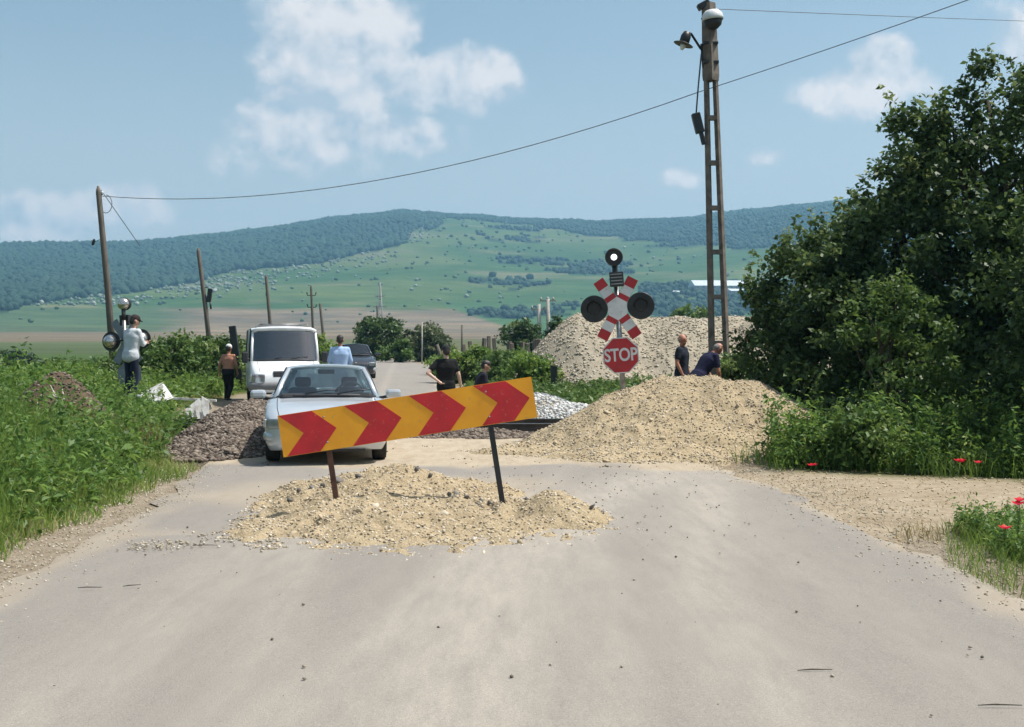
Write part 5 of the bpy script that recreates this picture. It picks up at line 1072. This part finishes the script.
# ------------------------------------------------------------------ railway crossing signals
M['lens_dark'] = mat('dark_lens', (.012,.010,.012), .12, c2=(.03,.008,.008), scale=5, coat=.5)
m_, nt, out = newmat('lit_lens'); e_ = nd(nt, 'ShaderNodeEmission'); e_.inputs[0].default_value = (1,.97,.93,1); e_.inputs[1].default_value = 2.2; nt.links.new(e_.outputs[0], out.inputs[0]); M['lens_lit'] = m_
def oct_(r, z0, n=8, rot=math.pi/8, sx=1.0): return [(r*math.cos(rot+2*math.pi*k/n)*sx, z0+r*math.sin(rot+2*math.pi*k/n)) for k in range(n)]
def signal(loc, rz, ry, dz, label, lit, housing):
    t = empty('crossing_signal', loc, rz, label, 'railway signal'); t.rotation_euler = (0, ry, rz)
    hzv, st = 2.317-dz, 1.51-dz
    MB().tube([(0, .06, -.3), (0, .06, hzv+.55)], .045, 12).build('post', M['steel'], t)
    # crossbuck: four striped arms round a white hexagon
    for sx in (-1, 1):
        for sz in (-1, 1):
            ang = math.atan2(sz*.50, sx*.30); d = Vector((math.cos(ang), 0, math.sin(ang))); q = Vector((-d.z, 0, d.x)); w = .098; c = Vector((0, 0, hzv))
            def quad(a, b, y0, y1, wd=w): P = [c+d*a-q*wd, c+d*b-q*wd, c+d*b+q*wd, c+d*a+q*wd]; return MB().prism([(p.x, p.z) for p in P], y0, y1)
            arm = quad(.08, .585, -.002, .004).build('arm', M['sign_back'], t)
            for a, b, m__ in ((.10, .265, 'sign_red'), (.265, .42, 'sign_white'), (.42, .582, 'sign_red')): quad(a, b, -.006, -.002, w-.003).build('stripe', M[m__], arm)
    hexa = [(.205*math.cos(math.pi/6+k*math.pi/3)*.92, hzv+.205*math.sin(math.pi/6+k*math.pi/3)) for k in range(6)]
    MB().prism(hexa, -.012, -.006).build('hexagon_plate', M['sign_white'], t)
    # two flashing lamps on their round black boards
    for s in (-1, 1):
        c = Vector((s*.40, 0, hzv+.02)); l = link('lamp', MB().lathe(c, (0,-1,0), [(.235, -.012), (.235, .0), (.225, .006)], 32).mesh('lamp_board'), M['black_metal'], t)
        MB().lathe(c, (0,-1,0), [(.10, .006), (.10, .016)], 24).build('lens', M['lens_dark'], l)
        mb = MB(); V = []; n = 13
        for k in range(n):
            a = math.pi*(-.10+1.2*k/(n-1))
            for (r, y) in ((.115, -.006), (.125, -.24 if 2 < k < n-3 else -.14)): V.append(c+Vector((r*math.cos(a), y, r*math.sin(a))))
        mb.add(V, [(2*k, 2*k+1, 2*k+3, 2*k+2) for k in range(n-1)], True); mb.add([v*1.0+Vector((0,0,.004)) for v in V], [(2*k+2, 2*k+3, 2*k+1, 2*k) for k in range(n-1)], True); mb.build('hood', M['black_metal'], l)
        MB().lathe(c+Vector((0,.012,0)), (0,1,0), [(.17, 0), (.165, .06), (.135, .13), (.07, .18), (.01, .195)], 24).build('housing', M[housing], l)
        MB().tube([(0, .06, hzv+.02), (s*.30, .06, hzv+.02)], .025, 8).build('bracket', M['black_metal'], l)
    # single lamp on top
    c = Vector((0, 0, hzv+.885)); l = link('top_lamp', MB().lathe(c, (0,-1,0), [(.15, -.01), (.155, 0), (.15, .07), (.135, .07), (.13, .005)], 28).mesh('top_lamp'), M['black_metal'], t)
    MB().lathe(c, (0,-1,0), [(.052, .006), (.046, .02), (.02, .03)], 20).build('lens', M['lens_lit' if lit else 'lens_dark'], l)
    MB().lathe(c+Vector((0,.012,0)), (0,1,0), [(.145, 0), (.14, .06), (.10, .12), (.02, .15)], 24).build('housing', M[housing], l)
    MB().tube([c+Vector((0,.06,-.12)), (0, .06, hzv+.50)], .05, 10).build('stem', M['dark_plastic'], l)
    # slatted box between top lamp and cross
    b = link('slatted_box', MB().box((.02, -.03, hzv+.50), (.24, .12, .25), None, .01).mesh('slatted_box'), M['dark_plastic'], t)
    for k in range(4): MB().box((.02, -.094, hzv+.42+k*.055), (.20, .010, .018)).build('slat', M['steel'], b)
    # STOP octagon
    s_ = link('stop_plate', MB().prism(oct_(.332, st), -.034, -.030).mesh('stop_plate'), M['sign_back'], t)
    MB().prism(oct_(.330, st), -.0365, -.034).build('rim', M['sign_white'], s_); MB().prism(oct_(.312, st), -.039, -.0365).build('face', M['sign_red'], s_)
    cu = bpy.data.curves.new('txt', 'FONT'); cu.body = 'STOP'; cu.align_x = 'CENTER'; cu.align_y = 'CENTER'; cu.size = .30; cu.extrude = .0012; cu.offset = .0065; cu.space_character = .98
    o = bpy.data.objects.new('txt', cu); COL.objects.link(o); me = bpy.data.meshes.new_from_object(o.evaluated_get(bpy.context.evaluated_depsgraph_get())); bpy.data.objects.remove(o)
    me.transform(Matrix.Translation((0, -.0405, st)) @ Matrix.Rotation(R(90), 4, 'X') @ Matrix.Diagonal((.80, 1.02, 1, 1)))
    link('lettering', me, M['sign_white'], s_)
    MB().box((0, .012, st), (.10, .084, .12)).build('clamp', M['steel'], s_)
    return t
signal((hz(627, 20.6), 20.6, 0), R(-6), R(-4), 0.0, 'crossing signal with red and white cross, lit top lamp and red STOP sign', True, 'black_metal')
lx = hz(131, 28.6); lz = h1(lx, 28.6)
signal((lx, 28.6, lz), R(180-12), R(4), .52+lz, 'crossing signal on the left seen from its grey back', False, 'chrome')

# ------------------------------------------------------------------ poles and wires
def wood_pole(px_top, py_top, px_base, Y, r, label, extras=None):
    T = at(px_top, py_top, Y); bx_p = hz(px_base, Y); bz = h1(bx_p, Y); t = empty('wooden_pole', (bx_p, Y, bz), 0, label, 'pole', 'old line poles')
    top = T-Vector((bx_p, Y, bz)); mb = MB(); mb.tube([Vector((0,0,-.3)), top*.5+Vector((.02,0,0)), top*.97, top], [r, r*.85, r*.72, r*.3], 12); mb.build('shaft', M['wood_pole'], t)
    return t, top
pt, top1 = wood_pole(98, 186, 116, 40, .125, 'tall leaning wooden pole carrying the wire at the left')
MB().lathe(top1*.965+Vector((.12,0,0)), (0,0,1), [(.02, -.05), (.045, -.03), (.03, 0), (.045, .02), (.015, .06)], 10).build('insulator', M['sign_white'], pt)
MB().tube([top1*.955, top1*.955+Vector((.14,0,.02))], .012, 6).build('bracket', M['black_metal'], pt)
MB().tube([top1*.74+Vector((-.05,0,0)), top1*.74+Vector((-.30,0,-.12)), top1*.74+Vector((-.34,0,-.20))], .010, 6).build('bracket', M['black_metal'], pt)
MB().lathe(top1*.74+Vector((-.34,0,-.22)), (.3,0,1), [(.02, 0), (.05, .04), (.05, .12), (.03, .22)], 10).build('insulator', M['black_metal'], pt)
pt2, top2 = wood_pole(198, 248, 213, 66, .15, 'leaning wooden pole with a dark box, second from the left')
MB().box(top2*.62+Vector((.32,0,0)), (.24, .2, .75), Matrix.Rotation(.14, 3, 'Y'), .02).build('switch_box', M['black_metal'], pt2)
MB().tube([top2*.62+Vector((.36,0,-.35)), top2*.62+Vector((.40,0,-.75))], .05, 6).build('handle', M['black_metal'], pt2)
MB().tube([top2*.68, top2*.68+Vector((.3,0,.05))], .03, 6).build('bracket', M['black_metal'], pt2)
wood_pole(266, 275, 273, 92, .16, 'slim wooden pole rising directly behind the van roof')
pt4, top4 = wood_pole(311, 285, 314, 108, .14, 'thin pole with two insulator arms right of the van')
for q in (.86, .70):
    for s in (-1, 1): MB().tube([top4*q, top4*q+Vector((s*.35,0,.02)), top4*q+Vector((s*.42,0,.28))], [.04, .04, .07], 6).build('insulator_arm', M['black_metal'], pt4)
wood_pole(320, 303, 325, 130, .19, 'short leaning wooden pole farthest along the line')
wood_pole(377, 305, 378, 150, .14, 'short dark pole top standing behind the round tree')
# concrete ladder pole
LP = Vector((hz(721, 28.6), 28.6, 0)); LP.z = h1(LP.x, LP.y); ltop = at(708.5, 3, 28.6)-LP
lp = empty('concrete_pole', LP, 0, 'tall slender ladder-shaped concrete pole carrying lamps', 'pole')
def lpt(f, s): w = .19+(.085-.19)*f; return ltop*f+Vector((s*w, 0, 0))
for s in (-1, 1):
    mb = MB(); mb.tube([lpt(-.03, s), lpt(.45, s), lpt(.83, s)], [.085, .075, .068], 4, smooth=False); mb.build('leg', M['concrete'], lp)
mb = MB(); a, b = ltop*.815, ltop; mb.tube([a-Vector((0,0,.05)), a+Vector((0,0,.1)), b], [.19, .205, .165], 4, smooth=False); mb.build('head', M['concrete'], lp)
for py_ in (118, 163, 208, 252, 297, 343, 372):
    f = (at(715, py_, 28.6).z-LP.z)/ltop.z; A, B = lpt(f, -1), lpt(f, 1); mb = MB(); mb.box((A+B)/2, ((B-A).length, .13, .11)); mb.build('rung', M['concrete'], lp)
for py_ in (44, 63): 
    f = (at(715, py_, 28.6).z-LP.z)/ltop.z; MB().box(ltop*f, (.36, .30, .05)).build('clamp_band', M['black_metal'], lp)
MB().tube([ltop*.90+Vector((-.20,0,0)), ltop*.84+Vector((-.17,0,0))], .03, 6).build('cable_duct', M['black_metal'], lp)
mb = MB(); mb.box(ltop+Vector((-.12,0,-.05)), (.30, .2, .14), Matrix.Rotation(-.5, 3, 'Y'), .02); mb.build('bracket', M['black_metal'], lp)
d_ = at(712.5, 17, 28.4)
dl_ = empty('dome_lamp', d_, 0, 'white domed street lamp at the top of the concrete pole', 'lamp'); dl_.rotation_euler = (0, R(-6), 0)
MB().lathe((0,0,0), (0,0,1), [(.25, -.08), (.255, -.02), (.235, .07), (.16, .15), (.04, .18)], 24).build('shade', M['sign_white'], dl_)
MB().lathe((0,0,-.08), (0,0,-1), [(.23, 0), (.19, .12), (.10, .20), (.03, .22)], 20).build('bowl', M['dark_plastic'], dl_)
MB().tube([(-.25,.1,.0), (-.1,.05,.05), (0,0,.1)], .03, 8).build('arm', M['black_metal'], dl_)
f_ = at(684.5, 41, 28.4)
fl = empty('flood_lamp', f_, 0, 'black lamp hanging from a bent arm on the left of the concrete pole', 'lamp'); fl.rotation_euler = (0, R(18), 0)
MB().lathe((0,0,0), (0,0,1), [(.05, -.10), (.12, -.06), (.12, .12), (.08, .22), (.03, .24)], 14).build('housing', M['black_metal'], fl)
MB().lathe((0,0,-.06), (0,0,1), [(.03, -.16), (.07, -.08), (.07, 0)], 12).build('bulb', M['sign_white'], fl)
MB().lathe((0,0,-.06), (0,0,1), [(.24, -.03), (.22, -.02), (.10, .03)], 14).build('reflector', M['black_metal'], fl)
w0 = at(686, 32, 28.5)-f_; w1 = at(699, 43, 28.55)-f_; rot = fl.rotation_euler.to_matrix().inverted()
MB().tube([rot @ v for v in (w0, w0.lerp(w1, .4)+Vector((0,0,.06)), w1+Vector((.05,0,-.15)))], .03, 8).build('arm', M['black_metal'], fl)
j_ = at(698, 124, 28.5); jb = empty('junction_box', j_, 0, 'black box strapped to the left leg of the concrete pole', 'box'); jb.rotation_euler = (0, R(-14), 0)
MB().box((0,0,.02), (.20, .2, .48), None, .02).build('case', M['black_metal'], jb); MB().box((.02,0,-.36), (.10, .1, .30), None, .015).build('gland', M['black_metal'], jb)
MB().tube([(.02,0,.26), (.20,0,.8), (.48,0,1.6)], .02, 6).build('cable', M['wire'], jb)
def wire(pts, r, label, name='overhead_wire'):
    mb = MB(); mb.tube([p for p in pts], r, 5, caps=False); return tag(mb.build(name, M['wire'], None), label, 'wire')
def sag(a, b, s, n=24): return [a.lerp(b, t)-Vector((0,0,s*4*t*(1-t))) for t in np.linspace(0, 1, n)]
A_ = at(101.5, 196, 40); B_ = at(699, 92, 28.75); C_ = at(1310, -128, 21)
wire(sag(A_, B_, .92), .011, 'long sagging wire from the leaning wooden pole to the concrete pole')
wire(sag(B_, C_, .10), .010, 'wire rising from the concrete pole to the upper right')
wire(sag(at(716, 9, 28.6), at(1400, 30, 60), .1), .008, 'thin faint wire leaving the top of the concrete pole')
wire(sag(at(101, 190, 40), at(140, 246, 41), -.0)+[], .012, 'thin stay wire slanting down from the leaning wooden pole')
wire([at(102+10*math.sin(q)*.6+4, 204-9*math.cos(q), 40) for q in np.linspace(0, 4.2, 14)], .012, 'loose loop of wire at the top of the leaning wooden pole')

# far line poles, pylon, fence posts, leaning post
for i, (px_, py_, pb) in enumerate(((539, 304, 540), (548, 299, 549))):
    Y = 98; T = at(px_, py_, Y); g = h1(hz(pb, Y), Y); t = empty('line_pole', (hz(pb, Y), Y, g), 0, ['pale concrete line pole left of its twin behind the dark bush', 'pale concrete line pole with crossarm right of its twin'][i], 'pole')
    MB().tube([(0,0,-.2), (T.x-hz(pb, Y), 0, T.z-g)], [.20, .14], 8).build('shaft', M['concrete_light'], t)
    hh = T.z-g
    mb = MB(); mb.box((-.1, 0, hh-.15-.3*(1-i)), (1.3, .1, .12)); mb.build('crossarm', M['concrete_light'], t)
    for q in (-.55, 0, .45): MB().lathe((q-.1, 0, hh-.09-.3*(1-i)), (0,0,1), [(.05, 0), (.09, .08), (.04, .25)], 8).build('insulator', M['concrete_light'], t)
Y = 620; T = at(380, 283, Y); gx_, gz_ = T.x, h1(T.x, Y); hh = T.z-gz_; t = empty('pylon', (gx_, Y, gz_), 0, 'small pale lattice pylon standing in the far field', 'pylon')
for sx in (-1, 1):
    for sy in (-1, 1): MB().tube([(sx*2.0, sy*2.0, -.5), (sx*.9, sy*.9, hh*.55), (sx*.2, sy*.2, hh)], [.30, .24, .12], 4).build('leg', M['concrete_light'], t)
for k in range(6):
    z0, z1 = hh*k/6, hh*(k+1)/6; w0_, w1_ = 2-1.8*min(1, k/6*1.1), 2-1.8*min(1, (k+1)/6*1.1)
    for s in (-1, 1): MB().tube([(-s*w0_, -w0_, z0), (s*w1_, -w1_, z1)], .14, 4).build('brace', M['concrete_light'], t)
for q, w in ((.55, 3.6), (.75, 2.6)): MB().box((0, 0, hh*q), (w*2, .5, .5)).build('crossarm', M['concrete_light'], t)
rg = random.Random(4)
for i, (px_, py_, Y) in enumerate([(466,344,60),(473,341,59),(481,338,58),(489,336,57),(497,338,56),(506,341,54),(513,343,53),(521,342,51),(528,343,50),(536,340,49),(541,339,47)]):
    T = at(px_, py_, Y); g = h1(T.x, Y); w = .16 if i < 9 else .26
    o = MB().box((0, 0, (T.z-g)/2-.1), (w, w, T.z-g+.2), None, .015).build('fence_post', M['wood_pole' if i % 3 else 'concrete'], None, (T.x, Y, g), (R(rg.uniform(-5, 5)), R(rg.uniform(-5, 5)), rg.uniform(0, 1)))
    tag(o, ['leftmost','second','third','fourth','fifth','sixth','seventh','eighth','ninth','tenth','last'][i]+' weathered fence post from the left in the row left of the gravel stockpile', 'fence post', 'row of fence posts left of the stockpile')
T = at(436, 345, 66); tag(MB().tube([(0,0,-.2), (-.55,0,1.4)], [.10,.10], 6).build('fence_post', M['wood_pole'], None, (T.x+.6, 66, h1(T.x, 66)+.2)), 'leaning timber strut just above the man in black', 'fence post')
T = at(462, 325, 95); tag(MB().tube([(0,0,-.2), (0,0,T.z-h1(T.x, 95))], .09, 6).build('marker_post', M['wood_pole'], None, (T.x, 95, h1(T.x, 95))), 'thin dark post at the edge of the brown field', 'post')
T = at(422, 322, 92); tag(MB().tube([(0,0,-.2), (0,0,T.z-h1(T.x, 92))], .06, 6).build('marker_post', M['concrete_light'], None, (T.x, 92, h1(T.x, 92))), 'thin pale post in front of the olive bush', 'post')
T = at(554, 363, 38); t = empty('marker_stub', (T.x, 38, h1(T.x, 38)), 0, 'small dark post at the left foot of the gravel stockpile', 'post')
MB().box((0, 0, .45), (.2, .16, 1.0), None, .02).build('stub', M['black_metal'], t); MB().box((0, 0, .98), (.24, .2, .05), None, .01).build('cap', M['wood_pole'], t)
T = at(234, 327, 43); g = h1(T.x, 43); t = empty('barrier_post', (T.x+.22, 43, g), 0, 'dark leaning post with a rusty frame between the shirtless man and the van', 'post'); hh = T.z-g
MB().box((0,0,0), (.24, .16, hh+.1), None, .02).build('post', M['black_metal'], t, (-.12, 0, hh/2), (0, R(-8), 0))
mb = MB()
for a, b in (((.2,0,.1),(.26,0,hh-.15)), ((.55,0,.1),(.62,0,hh-.35)), ((.26,0,hh-.15),(.62,0,hh-.35)), ((.22,0,hh*.5),(.58,0,hh*.4)), ((.2,0,.3),(.6,0,hh-.6))): mb.tube([a, b], .03, 6)
mb.build('frame', M['rust'], t)

# ------------------------------------------------------------------ railway track
RY0, RA = 23.3, R(0)
tk = empty('railway_track', (0, RY0, 0), RA, 'railway rails on dark sleepers crossing the road behind the board', 'railway track')
prof = [(-.07,0),(-.07,.014),(-.012,.03),(-.012,.115),(-.035,.125),(-.036,.16),(.036,.16),(.035,.125),(.012,.115),(.012,.03),(.07,.014),(.07,0)]
M['rail'] = mat('rail_steel', (.10,.085,.075), .55, metal=.5, c2=(.06,.05,.045), scale=5); M['rail_top'] = mat('polished_rail_head', (.5,.5,.5), .25, metal=1.0)
for q in (-.7525, .7525):
    V_ = [(x, q+p[0], p[1]+.05) for x in (-24., 24.) for p in prof]; n = len(prof)
    r_ = MB().add(V_, [list(range(n))[::-1], list(range(n, 2*n))]+[[i, (i+1) % n, n+(i+1) % n, n+i] for i in range(n)]).build('rail', M['rail'], tk)
    MB().box((0, q, .212), (47.9, .06, .004)).build('running_surface', M['rail_top'], r_)
slp = MB().box((0,0,0), (.24, 2.5, .16), None, .012).mesh('sleeper'); slp.materials.append(M['wood_pole'])
for i in range(40):
    x_ = -12+i*.62
    o = bpy.data.objects.new('sleeper', slp); COL.objects.link(o); o.parent = tk; o.location = (x_, 0, -.035)
rng = np.random.default_rng(131); n = 9000; x = rng.uniform(-13, 13, n); y = RY0+rng.normal(0, .95, n); S = .04*rng.uniform(.5, 1.2, n)
g = link('ballast', rocks('ballast', np.stack([x, y-RY0, .0+S*.3], -1), S, 132), M['stone_pale'], tk); g['kind'] = 'stuff'

# ------------------------------------------------------------------ white sheets, dry branches, building
p_ = at(151, 391, 28.0)
t = empty('sheet_panel', (p_.x, 28.0, h1(p_.x, 28)), 0, 'large white bent sheet lying in the grass beside the left signal', 'sheet metal')
MB().add([(-.42,0,.30),(.35,-.25,.36),(.42,.30,.42),(.18,.32,.76),(-.30,.28,.52),(-.44,.02,.28),(.37,-.25,.33),(.45,.32,.40)], [(0,1,2,3,4),(5,4,3,7,6)]).build('bent_sheet', M['sheet_white'], t)
MB().box((1.0,.1,.36), (1.0,.08,.05), Matrix.Rotation(.05, 3, 'Y')).build('strip', M['sheet_white'], t)
p_ = at(201, 428, 24.4); z0 = p_.z-.02
t = empty('folded_sheet', (p_.x, 24.4, z0+.0), R(48), 'white folded metal sheet standing upright at the edge of the ballast heap', 'sheet metal')
def flap(pts, th=.012): 
    P = [Vector(p) for p in pts]; nrm = (P[1]-P[0]).cross(P[2]-P[0]).normalized()*th; n = len(P)
    return MB().add(P+[q+nrm for q in P], [list(range(n)), list(range(2*n-1, n-1, -1))]+[[i, (i+1) % n, n+(i+1) % n, n+i] for i in range(n)])
flap([(.02,0,.66),(.16,-.05,.55),(.12,-.12,.02),(.06,-.06,.0),(-.01,-.02,.42)]).build('fold', M['sheet_white'], t)
flap([(.02,.01,.66),(.16,-.05,.56),(.28,.02,.40),(.22,.10,.36)]).build('fold', M['sheet_white'], t)
flap([(-.14,.02,.50),(-.06,.0,.52),(-.05,-.08,.0),(-.09,-.08,.0)]).build('fold', M['sheet_white'], t)
flap([(-.26,.05,.46),(-.18,.03,.48),(-.18,-.02,.20),(-.23,-.02,.22)]).build('fold', M['sheet_white'], t)
flap([(-.30,.10,.40),(.04,.12,.62),(.25,.14,.36),(.20,.14,.0),(-.32,.10,.0)]).build('back_sheet', M['sheet_white'], t)
t = empty('dry_branch', (-7.6, 18.9, h1(-7.6, 18.9)), 0, 'bare pale dry branches leaning on the earth heap', 'branch'); M['dry_wood'] = mat('bleached_wood', (.45,.41,.36), .9, c2=(.34,.3,.26), scale=12)
def P3(px_, py_, Y): return at(px_, py_, Y)-t.location
for ps in ([(60,428),(61,410),(56,398),(50,384)], [(60,418),(55,408),(57,397),(53,390)], [(55,424),(46,417),(40,411),(37,401)], [(61,408),(64,398),(62,388)], [(56,398),(47,390)]):
    mb = MB(); mb.tube([P3(a, b, 18.9+.1*k) for k, (a, b) in enumerate(ps)], [.018]+[.014]*(len(ps)-2)+[.006], 6); mb.build('twig', M['dry_wood'], t)
def shed(px_, py_, Y, L_, W_, Hh, label, rz, roofh):
    for Y in range(700, 2200, 5):                     # where the slope carries it
        X_ = hz(px_, Y); z0 = float(far_z(np.array([X_]), np.array([float(Y)]))[0])
        if z0+Hh+roofh >= at(px_, py_, Y).z: break
    T = Vector((X_, Y, z0))
    t = empty('farm_shed', (T.x, Y, z0), rz, label, 'building'); MB().box((0,0,Hh/2-2), (L_, W_, Hh+4)).build('wall', M['concrete_light'], t)
    mb = MB(); a, b = L_/2+.6, W_/2+.8; mb.add([(-a,-b,Hh-.1),(a,-b,Hh-.1),(a,0,Hh+roofh),(-a,0,Hh+roofh),(-a,b,Hh-.1),(a,b,Hh-.1),(-a,-b,Hh-.35),(a,-b,Hh-.35),(-a,b,Hh-.35),(a,b,Hh-.35)], [(0,1,2,3),(3,2,5,4),(0,6,7,1),(4,5,9,8),(0,3,4),(1,5,2),(6,8,9,7),(0,4,8,6),(1,7,9,5)]); mb.build('roof', M['shed_roof'], t)
    for k in range(int(L_/6)): MB().box((-L_/2+3+k*6, -W_/2-.02, Hh*.55), (2.6, .1, Hh*.3)).build('window', M['dark_glass'], t)
M['shed_roof'] = mat('pale_roof_sheet', (.60,.64,.68), .5, c2=(.5,.54,.58), scale=.3)
shed(722, 281, 900, 66, 34, 3.6, 'long pale roofed farm shed on the hillside behind the concrete pole', R(4), 6.5)
shed(739, 289, 870, 26, 12, 3.0, 'smaller pale roofed shed just below the long farm shed', R(20), 2.4)
shed(676, 291, 860, 6, 5, 3.0, 'tiny white hut left of the long farm shed', R(8), 1.2)

# ------------------------------------------------------------------ air
mv, nt, out = newmat('thin_haze'); pv = nd(nt, 'ShaderNodeVolumePrincipled'); pv.inputs['Color'].default_value = (.34,.70,1.0,1); pv.inputs['Density'].default_value = HAZE = .00026; pv.inputs['Anisotropy'].default_value = .2
nt.links.new(pv.outputs[0], out.inputs['Volume'])
tag(MB().box((0, 0, 172), (6300, 6300, 356)).build('haze', mv), 'thin bluish haze lying over the far hills', 'haze', kind='stuff')
